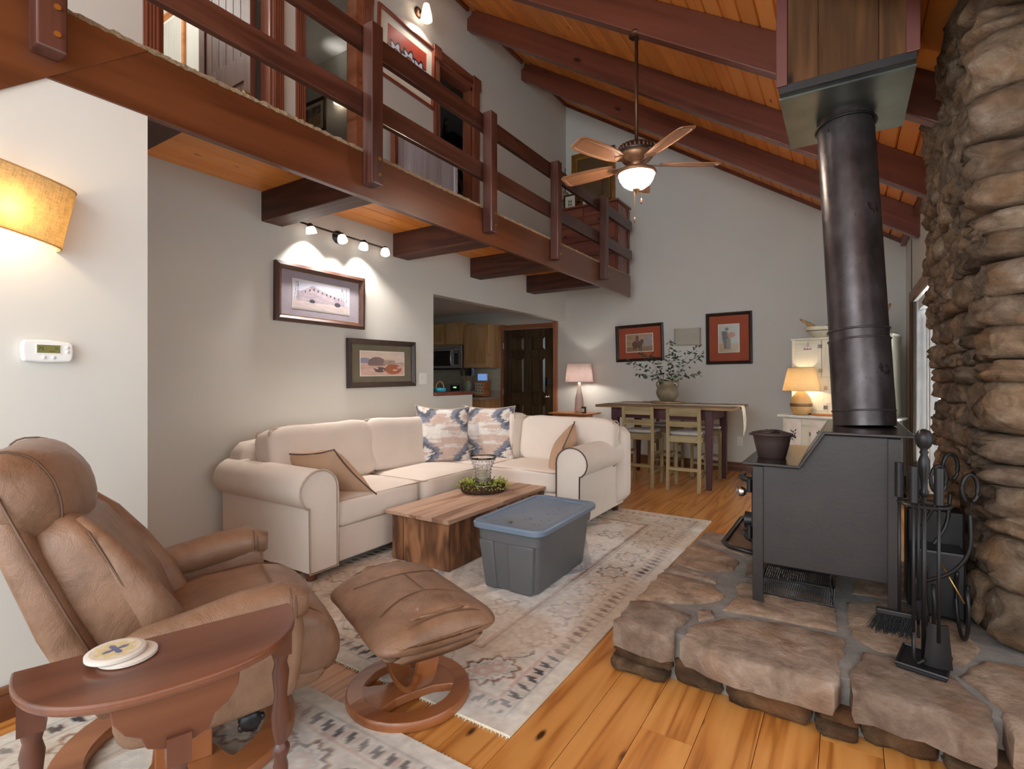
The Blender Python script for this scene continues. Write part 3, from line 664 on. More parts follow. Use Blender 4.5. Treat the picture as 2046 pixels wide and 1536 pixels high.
backc((-2.88, 4.35, .66), (.24, .11, .235), (-.1, 0, -.35)); backc((-2.17, 4.35, .655), (.47, .11, .215), (-.16, 0, .02))
backc((-3.28, 4.05, .66), (.30, .10, .22), (-.2, 0, PI/2))
# scatter pillows
def kilim(u, v):
    cream, blue, pink, tan, ink = [lin(c) for c in ((224, 218, 212), (118, 121, 134), (204, 180, 168), (206, 192, 180), (96, 99, 110))]
    s_ = np.floor(v*64)/64; j = (vnoise(s_*90, u*0, 3)-.5)*.07
    U = np.floor((u+j)*40)/40; out = np.zeros(u.shape+(3,)); out[:] = cream
    b = fbm(U*1.6, s_*17, 4, 3); out[b > .55] = pink; out[(b > .48) & (b < .55)] = tan; out[b < .36] = cream*1.05
    dgn = np.abs(U-.5-(.5-s_)*.0)
    for (cx, cy) in ((.12, .18), (.86, .80), (.14, .95), (.9, .1)):
        q = np.abs(U-cx)+np.abs(s_-cy)*1.0; q = q+.05*(fbm(U*9, s_*9, 6, 2)-.5); out[(q < .29) & (q > .2)] = blue*1.25; out[(q < .2) & (q > .13)] = ink; out[q < .13] = cream; out[q < .05] = pink
    w_ = fbm(u*90, v*90, 8, 2)[..., None]; return np.clip(out*(.82+.36*w_), 0, 1)
def scat(loc, rot, w_, h_, t_, label, pat):
    m = MB().pillow(w_, h_, t_, 44 if pat else 16); col = None
    if pat:
        V = np.array(m.v); rgb = kilim((V[:, 0]/w_/2+.5)[None], (V[:, 2]/h_/2+.5)[None])[0]; col = np.concatenate([rgb, np.ones((len(V), 1))], 1)
    o = m.build('scatter_pillow', 'pillow_weave' if pat else 'pillow_tan', smooth=True, col=col, disp=(.016, .13)); o.location = loc; o.rotation_euler = rot
    p = [(w_*u*(1-.12*(1-v*v)), 0, h_*v*(1-.12*(1-u*u))) for u, v in [(-1+2*i/8, -1) for i in range(8)]+[(1, -1+2*i/8) for i in range(8)]+[(1-2*i/8, 1) for i in range(8)]+[(-1, 1-2*i/8) for i in range(8)]]
    MB().tube(p, .0055, 6, True).build('piping', 'sofa_piping' if pat else 'piping_dark', o, smooth=True)
    tag(o, label, 'pillow')
scat((-3.13, 3.71, .70), (-.22, .05, 1.02), .265, .275, .085, 'blue and tan kilim pillow leaning beside the long sofa cushion', 1)
scat((-2.93, 4.13, .70), (-.2, 0, .38), .265, .265, .085, 'blue and tan kilim pillow in the sofa corner, right of its twin', 1)
scat((-2.96, 2.31, .58), (-.75, .12, PI+.0), .27, .23, .10, 'plain tan pillow slumped on the sofa arm by the recliner', 0)
scat((-2.06, 4.02, .57), (-.35, .35, PI/2+.25+PI), .25, .21, .10, 'plain tan pillow with dark piping against the far sofa arm', 0)
# ---------------- trunk coffee table ----------------
tk = thing('trunk_table', 'reclaimed plank trunk coffee table in front of the sofa', 'coffee table', (-2.36, 3.2, 0))
tx0, tx1, ty0, ty1, tz = -2.585, -2.09, 2.53, 3.86, .345
B(tx0+.02, tx1-.02, ty0+.02, ty1-.02, .02, tz-.03).build('carcass', 'barn_z', tk, w=True)
n = 5
for i, (a, b) in enumerate(((0, .20), (.20, .52), (.52, 1.0))):
    B(tx0+(tx1-tx0)*a+.002, tx0+(tx1-tx0)*b-.002, ty0-.003+.005*(i % 2), ty0+.02, .013, tz-.027).build('plank', 'barn_z', tk, w=True, bevel=.003)
yy = ty0
while yy < ty1-.05:
    y2 = min(yy+random.uniform(.13, .22), ty1)
    for xs in ((tx1-.02, tx1), (tx0, tx0+.02)): B(xs[0], xs[1]+random.uniform(-.004, .003), yy+.002, y2-.002, .013, tz-.027).build('plank', 'barn_z', tk, w=True, bevel=.003)
    yy = y2
w_ = (tx1-tx0+.055)/4
for i in range(4):
    y_ = ty0-.035; 
    for L in ((.62, .9) if i % 2 else (.95, .6)):
        y2 = min(y_+L, ty1+.03); B(tx0-.03+i*w_+.0015, tx0-.03+(i+1)*w_-.0015, y_, y2-.003, tz-.026, tz+random.uniform(-.002, .001)).build('top_plank', 'barn_x', tk, w=True, bevel=.0025); y_ = y2
# candle centrepiece
cc = (-2.40, 3.32); 
wr = thing('candle_tray', 'round bark-edged wood slice tray with lime green sprigs on the trunk', 'tray', (cc[0], cc[1], tz+.0015))
m = MB(); n = 60
R = []
for r, z in ((.16, 0), (.172, .012), (.172, .056), (.148, .06), (.138, .032), (.02, .032)): R.append([((r+(.006*random.random() if r > .12 else 0))*math.cos(2*PI*i/n), (r+(.006*math.sin(i*2.3)+.004*random.random() if r > .12 else 0))*math.sin(2*PI*i/n), z) for i in range(n)])
m.rings(R).build('wood_slice', 'bark', wr)
m = MB()
for k in range(520):
    a = random.uniform(0, 2*PI); r = random.uniform(.075, .20); z = .045+random.uniform(0, .05)*(1-abs(r-.13)/.13)-(.015 if r > .17 else 0); c = Vector((r*math.cos(a), r*math.sin(a), z)); d = Vector((math.cos(a)+random.uniform(-.8, .8), math.sin(a)+random.uniform(-.8, .8), random.uniform(-.2, .9))).normalized()*random.uniform(.016, .03); p = d.orthogonal().normalized()*.0055
    m.add([c, c+d*.5+p, c+d, c+d*.5-p], [(0, 1, 2, 3)])
o = m.build('sprigs', 'leaf_lime', wr); o['kind'] = 'stuff'
gl = thing('candle_holder', 'flared hobnail glass candle holder in the middle of the tray', 'candle holder', (cc[0], cc[1], tz+.032))
pro = [(r*1.3, z*1.32) for r, z in [(.045, 0), (.05, .01), (.045, .06), (.05, .11), (.075, .165), (.085, .18), (.081, .181), (.07, .163), (.045, .108), (.041, .06), (.043, .014)]]
MB().lathe(pro, n=40).build('hurricane', 'crystal', gl, smooth=True)
m = MB(); 
for q in range(8):
    z = (.025+q*.019)*1.32; r = np.interp(z/1.32, [.01, .06, .11, .165], [.05, .045, .05, .075])*1.3+.001
    for i in range(22): a = 2*PI*(i+.5*(q % 2))/22; m.softbox((r*math.cos(a), r*math.sin(a), z), (.0065, .0065, .0065), e=1, n=2)
o = m.build('hobnails', 'crystal', gl, smooth=True); o['kind'] = 'stuff'
cn = MB().cyl((0, 0, .016), (0, 0, .14), .037, n=24).build('pillar_candle', 'candle', gl, smooth=True, auto=40); 
MB().cyl((0, 0, .0), (0, 0, .012), .0015, n=6).build('wick', 'ink', cn).location = (0, 0, .05)
# ---------------- storage bin ----------------
bn = thing('storage_bin', 'grey plastic storage tote with a blue-grey lid on the rug', 'storage bin', (-1.625, 2.84, .012), .02)
def rrect(hx, hy, r, n=6):
    p = []
    for cx, cy, a0 in ((hx-r, hy-r, 0), (-hx+r, hy-r, PI/2), (-hx+r, -hy+r, PI), (hx-r, -hy+r, 1.5*PI)):
        for i in range(n+1): a = a0+PI/2*i/n; p.append((cx+r*math.cos(a), cy+r*math.sin(a)))
    return p
def notch(p, hy, d, w0):   # hand-hold flute in the two ends
    out = []
    for x, y in p: out.append((x, y))
    return out
lv = [(0, .160, .335), (.006, .168, .343), (.28, .198, .372), (.283, .207, .381), (.355, .213, .387)]
MB().rings([[(x, y, z) for x, y in rrect(hx, hy, .06)] for z, hx, hy in lv]).build('body', 'bin_grey', bn, smooth=True, auto=40)
for sy in (-1, 1):   # raised columns either side of the hand-hold flute
    for xa_, xb_, tw in ((-.165, -.075, .03), (.0, .155, .035)):
        m = MB(); R = []
        for z, k in ((.004, 0), (.282, 1)):
            hy = (.343+.03*k); q = [(xa_*(1+.16*k)+tw*(1-k)*.0, sy*(hy-.03)), (xa_*(1+.16*k)+.006, sy*(hy+.012)), (xb_*(1+.16*k)+(.0 if k else tw*0)-.006, sy*(hy+.012)), (xb_*(1+.16*k), sy*(hy-.03))]
            R.append([(x, y, z) for x, y in q])
        m.rings(R).build('end_column', 'bin_grey', bn, smooth=True, auto=30, bevel=.008)
MB().rings([[(x, y, z) for x, y in rrect(hx, hy, .07)] for z, hx, hy in ((.35, .228, .402), (.353, .236, .410), (.376, .238, .412), (.386, .232, .406), (.388, .205, .38), (.384, .198, .372))]).build('lid', 'lid_blue', bn, smooth=True, auto=35)
m = MB(); m.box(-.205, -.197, -.34, .34, .3835, .391); m.box(-.195, -.02, .352, .362, .3835, .391); m.box(.02, .18, .31, .318, .3835, .392); m.build('lid_ribs', 'lid_blue', bn, bevel=.003)
m = MB()
for k in range(26):
    x, y = random.uniform(-.17, .18), random.uniform(-.34, .3); r = random.uniform(.002, .0045); m.cyl((x, y, .385), (x, y, .3865), r, n=6)
m.box(-.02, -.004, -.33, -.30, .385, .388); o = m.build('debris', 'hoosier_dark', bn); o['kind'] = 'stuff'
# ---------------- recliner ----------------
FA = math.atan2(.92, .39)
rc = thing('recliner', 'tan brown leather swivel recliner with padded headrest and wooden ring base', 'armchair', (-1.87, .87, .012), FA)
def L(mb, name, mat='leather', **k): return mb.build(name, mat, rc, smooth=True, **k)
def loftback(stn, n=30, ex=.55):
    """stations: (x centre, z, half thickness, half width, tilt); ring lies across the reclined back"""
    R = []
    for x, z, t_, w_, tl in stn:
        r = []
        for i in range(n):
            a = 2*PI*i/n; ca, sa = math.cos(a), math.sin(a); u = t_*math.copysign(abs(ca)**ex, ca); v = w_*math.copysign(abs(sa)**ex, sa)
            r.append((x+u*math.cos(tl), v, z+u*math.sin(tl)))
        R.append(r)
    return MB().rings(R)
T = .38
L(loftback([(-.13, .26, .03, .20, T), (-.16, .29, .06, .25, T), (-.215, .40, .065, .285, T), (-.285, .55, .06, .29, T), (-.35, .72, .052, .275, T), (-.41, .87, .048, .245, T), (-.445, .96, .04, .21, T), (-.455, .985, .02, .16, T)]), 'back_shell', disp=(.008, .3))
L(loftback([(-.05, .33, .05, .20, T), (-.085, .40, .085, .245, T), (-.145, .52, .10, .262, T), (-.21, .65, .092, .258, T), (-.275, .77, .075, .24, T), (-.31, .83, .05, .21, T)], ex=.42), 'back_cushion', disp=(.014, .10))
for sy in (-1, 1):
    p = [(-.25, sy*.19, .83), (-.205, sy*.205, .76), (-.135, sy*.215, .645), (-.065, sy*.22, .52), (-.01, sy*.215, .42), (.02, sy*.20, .36)]
    L(MB().tube(p, [.012, .034, .05, .056, .05, .02], 18), 'side_bolster', disp=(.010, .12))
    s1 = [(-.225, sy*.235, .80), (-.15, sy*.258, .65), (-.078, sy*.268, .52), (-.015, sy*.25, .41)]
    L(MB().tube(s1, .0035, 6), 'seam', 'leather_seam')
    s2 = [(-.405, sy*.255, .93), (-.335, sy*.285, .77), (-.262, sy*.298, .60), (-.20, sy*.297, .46)]; L(MB().tube(s2, .0035, 6), 'piping', 'leather_seam')
# headrest: deep padded roll
hp = []
for i in range(26):
    a = 2*PI*i/26; ca, sa = math.cos(a), math.sin(a)
    hp.append((-.335+.105*math.copysign(abs(ca)**.8, ca)-.06*sa*.6, .905+.125*math.copysign(abs(sa)**.85, sa)))
hm = MB().puff(hp, -.255, .255, .10, 'y', 8, 6); hm.v = [(v[0]-.085*(v[1]/.255)**2*min(1, max(.35, .35+(v[0]+.46)*3.2)), v[1], v[2]) for v in hm.v]
hd = L(hm, 'headrest', disp=(.014, .14))
for sy in (-1, 1):
    c_ = np.mean(hp, axis=0); q = [((x-c_[0])*.97+c_[0]-.085*(.205/.255)**2*min(1, max(.35, .35+(x+.46)*3.2)), sy*.205, (z-c_[1])*.97+c_[1]) for x, z in hp]
    p = MB().tube([Vector(v) for v in q], .003, 6, True).build('seam', 'leather_seam', hd, smooth=True); p.location = p.location-hd.location
# seat
sp = [(-.16, .30), (-.12, .42), (-.02, .455), (.12, .475), (.26, .485), (.36, .465), (.43, .40), (.465, .31), (.455, .24), (.40, .215), (.25, .235), (.0, .245)]
def smoothp(P, k=2):
    for _ in range(k): 
        Q = []
        for i in range(len(P)): a, b = P[i], P[(i+1) % len(P)]; Q += [(a[0]*.75+b[0]*.25, a[1]*.75+b[1]*.25), (a[0]*.25+b[0]*.75, a[1]*.25+b[1]*.75)]
        P = Q
    return P
st = L(MB().puff(smoothp(sp), -.275, .275, .075, 'y', 7, 5), 'seat_cushion', disp=(.014, .16))
L(MB().tube([(.27, y, .489-.09*y*y) for y in np.linspace(-.19, .19, 9)], .003, 6), 'seam', 'stitch')
sidepts = [((x-.15)*.95+.15, .262, (z-.36)*.95+.36) for x, z in smoothp(sp)]
for sy in (-1, 1): L(MB().tube([(x, sy*y*.93, z) for x, y, z in sidepts], .0022, 6, True), 'seam', 'leather_seam')
up = [(-.10, .19), (.36, .17), (.42, .22), (.40, .27), (-.12, .27)]
L(MB().puff(smoothp(up), -.25, .25, .04, 'y', 4, 3), 'seat_pan')
# arms
for sy in (-1, 1):
    ap = [(-.17, .27), (-.16, .45), (-.08, .485), (.10, .515), (.24, .535), (.295, .515), (.305, .45), (.295, .30), (.26, .24), (-.10, .235)]
    a = L(MB().puff(smoothp(ap), sy*.36-.05, sy*.36+.05, .045, 'y', 6, 2), 'arm_panel', disp=(.008, .2))
    pp = [(-.20, sy*.36, .47), (-.10, sy*.36, .488), (.02, sy*.36, .505), (.14, sy*.36, .525), (.24, sy*.36, .535), (.29, sy*.36, .52), (.305, sy*.36, .485)]
    L(MB().tube(pp, [.03, .058, .066, .068, .064, .052, .02], 18), 'arm_pad', disp=(.012, .12))
    for k in (0, .022): L(MB().tube([(.262+k*.6, sy*.36+.066*math.cos(t_), .528-k*.5+.058*math.sin(t_)) for t_ in np.linspace(-.2, PI+.2, 14)], .0016, 6), 'seam', 'leather_seam')
# base: ring with two kidney openings, bent wood post, gas column, adjusting knob
def ringbase(par, R, mat='teak', rot=0):
    n = 56; ri = R*.72; rings = []
    for r, z in ((R-.004, 0), (R, .006), (R, .03), (R-.005, .036), (ri+.004, .036), (ri, .03), (ri, 0)): rings.append([(r*math.cos(2*PI*i/n), r*math.sin(2*PI*i/n), z) for i in range(n)])
    m = MB(); m.rings(rings+[rings[0]], close=False); m.build('base_ring', mat, par, smooth=True, auto=40)
    hw = [(-ri*1.03, R*.5), (-ri*.8, R*.34), (-ri*.45, R*.24), (0, R*.22), (ri*.45, R*.24), (ri*.8, R*.34), (ri*1.03, R*.5)]
    pts = hw+[(x, -y) for x, y in hw[::-1]]
    # trim the flared ends inside the ring
    pts = [(x, y) if math.hypot(x, y) < R*.97 else (x*R*.93/math.hypot(x, y), y*R*.93/math.hypot(x, y)) for x, y in pts]
    o = MB().prism(pts, 0, .0345).build('base_bar', mat, par, bevel=.004); o.rotation_euler = (0, 0, rot); return o
ringbase(rc, .35, rot=PI/2)
MB().cyl((0, 0, .03), (0, 0, .2), .026, n=20).build('gas_column', 'iron_black', rc, smooth=True, auto=40); MB().cyl((0, 0, .035), (0, 0, .042), .05, n=24).build('column_collar', 'iron_black', rc)
def strap(pts, wid, th, name, par, ax='y', off=0, mat='teak'):
    P = [Vector((p[0], 0, p[1])) for p in pts]; R = []
    for i, p in enumerate(P):
        t_ = (P[min(i+1, len(P)-1)]-P[max(i-1, 0)]).normalized(); nn = Vector((-t_.z, 0, t_.x))*th/2
        R.append([(p+nn)+Vector((0, off-wid/2, 0)), (p+nn)+Vector((0, off+wid/2, 0)), (p-nn)+Vector((0, off+wid/2, 0)), (p-nn)+Vector((0, off-wid/2, 0))])
    return MB().rings(R).build(name, mat, par, bevel=.003)
for sy in (-1, 1):
    o = B(-.075, .075, sy*.17-.012, sy*.17+.012, .034, .25).build('side_post', 'teak_z', rc, bevel=.004)
m = MB(); m.lathe([(.012, 0), (.014, .02), (.034, .022), (.03, .045), (.01, .05)], n=12).xf(Matrix.Translation((.17, -.24, .16)) @ Matrix.Rotation(PI/2, 4, 'X'))
for k in range(5): a = 2*PI*k/5; m.softbox((.17+.03*math.cos(a), -.272, .16+.03*math.sin(a)), (.012, .01, .012), e=.8, n=3)
m.build('tilt_knob', 'black_plastic', rc, smooth=True)
B(.14, .2, -.25, -.235, .14, .26).build('knob_bracket', 'iron_black', rc)
# ---------------- ottoman ----------------
ot = thing('leather_ottoman', 'tan brown leather ottoman on a round wooden base with kidney cut-outs', 'ottoman', (-1.428, 1.485, .006), FA)
op = [(-.235, .325), (-.22, .36), (-.13, .41), (0, .43), (.13, .415), (.215, .375), (.235, .33), (.16, .30), (0, .29), (-.16, .30)]
om = MB().puff(smoothp(op), -.325, .325, .09, 'y', 8, 5)
om.build('cushion', 'leather', ot, smooth=True, disp=(.012, .16))
bp = [(-.20, .292), (-.17, .272), (.17, .272), (.20, .292), (.16, .305), (-.16, .305)]
MB().puff(smoothp(bp), -.27, .27, .05, 'y', 5, 3).build('cushion_base', 'leather', ot, smooth=True)
for sy in (-1, 1):
    q = [(x*.86, sy*.285, (z-.36)*.86+.36) for x, z in smoothp(op)]; MB().tube(q, .0025, 6, True).build('seam', 'leather_seam', ot, smooth=True)
    MB().tube([(x, sy*(.10+1.6*x*x), .4305-1.25*x*x) for x in np.linspace(-.17, .17, 17)], .0022, 6).build('seam', 'leather_seam', ot, smooth=True)
MB().tube([(0.02, y, .4305) for y in np.linspace(-.1, .1, 5)], .0022, 6).build('seam', 'leather_seam', ot, smooth=True)
for sy in (-1, 1):
    e = MB().puff(smoothp([(-.12, .398), (-.10, .418), (0, .437), (.1, .42), (.12, .40), (0, .41)]), sy*.2-.075, sy*.2+.075, .04, 'y', 5, 2).build('side_pad', 'leather', ot, smooth=True)
ringbase(ot, .235, rot=0)
ua = [(-.155+.0, .278), (-.145, .20), (-.115, .11), (-.07, .055), (0, .040), (.07, .055), (.115, .11), (.145, .20), (.155, .278)]
P_ = smoothp  # bent plywood cradle
def openp(P, k=2):
    for _ in range(k):
        Q = [P[0]]
        for i in range(len(P)-1): a, b = P[i], P[i+1]; Q += [(a[0]*.75+b[0]*.25, a[1]*.75+b[1]*.25), (a[0]*.25+b[0]*.75, a[1]*.25+b[1]*.75)]
        P = Q+[P[-1]]
    return P
cr = strap(openp(ua), .085, .024, 'bent_cradle', ot); cr.rotation_euler = (0, 0, PI/2+.1)
# ---------------- demilune side table ----------------
dt = thing('demilune_table', 'dark mahogany half-moon side table with turned legs beside the recliner', 'side table', (-1.368, .606, 0), math.atan2(.945, .33)-PI/2)
# local: +y along the flat edge, +x bulges toward the viewer
def demi(a, b, e=.82, n=40): return [(b*math.copysign(abs(math.cos(t_))**e, math.cos(t_)), a*math.copysign(abs(math.sin(t_))**e, math.sin(t_))) for t_ in np.linspace(-PI/2, PI/2, n)]
dp = demi(.27, .262); MB().prism([(x, y) for x, y in dp], .597, .612).prism([(x*1.02, y*1.012) for x, y in dp], .603, .62).build('table_top', 'mahogany_y', dt, bevel=.005, seg=3)
def turned(x, y, h, name='leg', r=.019):
    pr_ = [(r*.5, 0), (r*.7, .03), (r*.85, .1), (r*.95, h*.40), (r*.72, h*.43), (r*1.15, h*.46), (r*1.15, h*.48), (r*.72, h*.5), (r*1.1, h*.56), (r*1.2, h*.62), (r*.8, h*.70), (r*1.1, h*.80), (r*.8, h*.84), (r*1.1, h*.88)]
    o = MB().lathe(pr_, (x, y, 0), 18).box(x-r*1.15, x+r*1.15, y-r*1.15, y+r*1.15, h*.88, h).build(name, 'mahogany_z', dt, smooth=True, auto=40)
turned(.075, -.235, .597); turned(.075, .235, .597); turned(.215, .0, .50)
ap = [(-.115, .597), (.115, .597), (.11, .56), (.09, .53), (.065, .515), (.055, .49), (.03, .478), (0, .472), (-.03, .478), (-.055, .49), (-.065, .515), (-.09, .53), (-.11, .56)]
MB().prism(ap, .203, .227, 'x').build('scalloped_apron', 'mahogany_y', dt, bevel=.003); B(.02, .055, -.25, .25, .535, .597).build('back_apron', 'mahogany_y', dt)
B(.05, .21, -.018, .018, .55, .597).build('apron_brace', 'mahogany', dt)
for k, (dx, dy, lb) in enumerate(((.012, .018, 'lower round stone coaster, partly covered by the one on top'), (0, 0, 'upper round stone coaster printed with a blue and tan star'))):
    c_ = thing('coaster', lb+', on the half-moon table', 'coaster', (-1.335+dx, .487+dy, .6205+k*.0105))
    MB().lathe([(.052, 0), (.055, .002), (.055, .008), (.052, .010)], n=36).build('disc', 'coaster', c_, smooth=True, auto=40)
    if k:
        def cst(u, v):
            x, y = u*2-1, v*2-1; r = np.hypot(x, y); a = np.arctan2(y, x); out = np.zeros(u.shape+(3,)); out[:] = lin((204, 190, 166))
            out[r < .75+.1*np.cos(8*a)] = lin((196, 178, 132)); out[r < .35*(1+.6*np.cos(4*a))] = lin((96, 100, 130)); return out*(.85+.3*fbm(x*9, y*9, 1, 2)[..., None])
        m, col = canvas(cst, 24, 48, lambda a, b: (0, 0, 0)); uu, vv = np.meshgrid(np.linspace(0, 1, 25), np.linspace(0, 1, 49), indexing='ij')
        X, Y = .046*uu*np.cos(2*PI*vv), .046*uu*np.sin(2*PI*vv); m.v = [(a, b, .0104) for a, b in zip(X.ravel(), Y.ravel())]
        rgb = cst(X/.092+.5, Y/.092+.5); col = np.concatenate([rgb, np.ones(rgb.shape[:2]+(1,))], 2).reshape(-1, 4); m.build('print', 'print', c_, col=col)
def openp3(P, k=2):
    P = [Vector(p) for p in P]
    for _ in range(k):
        Q = [P[0]]
        for a, b in zip(P[:-1], P[1:]): Q += [a.lerp(b, .25), a.lerp(b, .75)]
        P = Q+[P[-1]]
    return P
# ---------------- stone hearth ----------------
HT = .2
he = thing('stone_hearth', 'raised fieldstone hearth slab under the wood stove', 'hearth', (0, 2.9, 0))
MB().prism([(-.80, 2.15), (1.10, 2.15), (1.10, 3.66), (-.80, 3.66)], .0, HT-.012).build('mortar_bed', 'mortar', he, w=True)
def flag(pts, zt=HT, th=.10, mat='flag_stone', rough=.008, name='flagstone', sub=1):
    P = pts[:]
    Q = []
    for i in range(len(P)):
        a, b = Vector(P[i]), Vector(P[(i+1) % len(P)]); n = max(2, int((b-a).length/.045))
        for k in range(n): q = a.lerp(b, k/n); Q.append((q.x+random.uniform(-1, 1)*rough, q.y+random.uniform(-1, 1)*rough))
    c = Vector((sum(p[0] for p in Q)/len(Q), sum(p[1] for p in Q)/len(Q))); R = []
    for sc_, z in ((.96, zt-th), (1.0, zt-th*.75), (1.0, zt-.022), (.985, zt-.006), (.93, zt), (.6, zt+.004), (.3, zt)):
        R.append([(c.x+(p[0]-c.x)*sc_+random.uniform(-.004, .004), c.y+(p[1]-c.y)*sc_+random.uniform(-.004, .004), z+random.uniform(-.003, .003)) for p in Q])
    return MB().rings(R).build(name, mat, he, w=True, smooth=True, auto=60)
S1 = [(-.829, 2.095), (-.832, 2.32), (-.792, 2.371), (-.677, 2.359), (-.573, 2.326), (-.577, 2.218), (-.586, 2.126), (-.616, 2.078), (-.716, 2.081)]
S2 = [(-.832, 2.385), (-.834, 2.607), (-.821, 2.773), (-.696, 2.765), (-.569, 2.74), (-.478, 2.643), (-.523, 2.518), (-.593, 2.45), (-.689, 2.415)]
S3 = [(-.819, 2.971), (-.821, 3.272), (-.775, 3.384), (-.631, 3.338), (-.5, 3.175), (-.512, 2.995), (-.663, 2.897)]
S3b = [(-.822, 2.796), (-.804, 2.915), (-.681, 2.863), (-.55, 2.82), (-.56, 2.775), (-.704, 2.785)]
S4 = [(-.80, 3.44), (-.789, 3.683), (-.50, 3.69), (-.42, 3.40), (-.50, 3.30), (-.647, 3.39)]
S5 = [(-.556, 2.11), (-.539, 2.257), (-.41, 2.407), (-.209, 2.468), (-.003, 2.455), (-.012, 2.228), (-.03, 2.065), (-.239, 2.056), (-.41, 2.064)]
S6 = [(.012, 2.195), (.055, 2.37), (.142, 2.386), (.289, 2.375), (.39, 2.182), (.36, 2.018), (.2, 2.064), (.02, 2.068)]
S7 = [(.40, 2.05), (.41, 2.2), (.33, 2.37), (.42, 2.55), (.75, 2.60), (.80, 2.03)]
S8 = [(-.46, 2.47), (-.44, 2.66), (-.47, 2.86), (-.20, 2.95), (-.05, 2.85), (-.02, 2.52), (-.2, 2.50)]
S9 = [(.02, 2.50), (.0, 2.86), (.15, 2.98), (.40, 2.90), (.44, 2.66), (.36, 2.44), (.1, 2.42)]
S10 = [(-.46, 2.93), (-.46, 3.25), (-.36, 3.40), (-.02, 3.36), (-.02, 3.0), (-.2, 2.98)]
S11 = [(.03, 3.0), (.02, 3.36), (.10, 3.68), (.44, 3.68), (.45, 3.0), (.2, 3.02)]
S12 = [(-.38, 3.46), (-.44, 3.69), (.05, 3.69), (.0, 3.42)]
for s_ in (S1, S5, S6, S7): flag(s_, HT+random.uniform(-.004, .006), .115)
for s_ in (S2, S3, S3b, S4, S8, S9, S10, S11, S12): flag(s_, HT-.004+random.uniform(-.004, .004), .08)
flag([(-.568, 2.404), (-.509, 2.43), (-.482, 2.359), (-.537, 2.301)], HT-.004, .05)
# lower courses along the two exposed edges
def edge(x0, x1, y0, y1, z0, z1):
    m = MB().softbox(((x0+x1)/2, (y0+y1)/2, (z0+z1)/2), (abs(x1-x0)/2, abs(y1-y0)/2, (z1-z0)/2), e=.26, n=5)
    m.v = [(v[0]+random.uniform(-.006, .006), v[1]+random.uniform(-.007, .007), v[2]+random.uniform(-.003, .003)) for v in m.v]
    m.build('edge_stone', 'edge_stone', he, w=True, smooth=True)
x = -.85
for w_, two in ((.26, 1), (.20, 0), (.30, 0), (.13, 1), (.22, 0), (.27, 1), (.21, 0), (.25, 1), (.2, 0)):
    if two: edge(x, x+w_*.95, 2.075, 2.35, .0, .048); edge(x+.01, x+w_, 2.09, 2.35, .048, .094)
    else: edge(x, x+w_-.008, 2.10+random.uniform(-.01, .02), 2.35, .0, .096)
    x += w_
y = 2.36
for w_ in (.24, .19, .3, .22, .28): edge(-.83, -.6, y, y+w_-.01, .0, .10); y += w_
# ---------------- stone chimney ----------------
ch = thing('stone_chimney', 'rough fieldstone chimney rising from the hearth to the ceiling', 'chimney', (.8, 3.3, 0))
B(.56, 1.10, 2.80, 4.03, .205, 2.44).build('core', 'mortar_brown', ch, w=True)
protos = []
for k in range(14):
    m = MB().softbox((0, 0, 0), (.5, .5, .5), e=random.uniform(.22, .42), n=6); V = np.array(m.v); sd = random.uniform(0, 50)
    d = np.array([[.13*math.sin(3.1*v[1]*3+sd)*math.cos(2.3*v[2]*3+sd*2), .13*math.sin(2.7*v[0]*3+sd*1.3)*math.cos(3.3*v[2]*3), .12*math.sin(2.9*v[0]*3+sd*.7)*math.cos(2.1*v[1]*3+sd)] for v in V])
    V = V+d*.55+np.random.uniform(-.013, .013, V.shape); me = bpy.data.meshes.new('stone'); me.from_pydata(V.tolist(), [], m.f); me.materials.append(MT['field_stone']); me.polygons.foreach_set('use_smooth', [True]*len(me.polygons)); protos.append(me)
def cstone(c, s_, tilt=0):
    if c[2] > zc(c[0]-.2)+.06: return
    o = bpy.data.objects.new('stone', random.choice(protos)); C.objects.link(o); o.parent = ch; o.location = Vector(c)-ch.location; o.scale = s_
    o.rotation_euler = (random.uniform(-.07, .07)+tilt, random.uniform(-.08, .08), random.uniform(-.08, .08)); return o
def xface(z): return np.interp(z, [.2, .8, 1.5, 2.1, 2.9], [.475, .465, .45, .425, .415])
z = .19
while z < 3.0:
    hq = random.choice((random.uniform(.07, .12), random.uniform(.12, .19), random.uniform(.18, .27)))
    # corner stone
    ly = random.uniform(.2, .36); dx = random.uniform(-.015, .015); xf = xface(z)
    cstone((xf+.21+dx, 2.66+ly/2+random.uniform(-.02, .02), z+hq/2), (.42, ly*1.03, hq*1.04))
    x_ = xf+.42
    while x_ < .9: w_ = random.uniform(.16, .3); cstone((x_+w_/2, 2.76, z+hq/2), (w_*1.03, .22, hq*1.04)); x_ += w_
    # room face, split into thinner courses
    y = 2.66+ly
    while y < 4.06:
        w_ = random.uniform(.12, .34); n = 2 if hq > .13 and random.random() < .6 else 1
        for k in range(n): cstone((xf+.10+random.uniform(-.02, .022), y+w_/2, z+hq*(k+.5)/n), (.22, w_*1.04, hq/n*1.06))
        y += w_
    z += hq
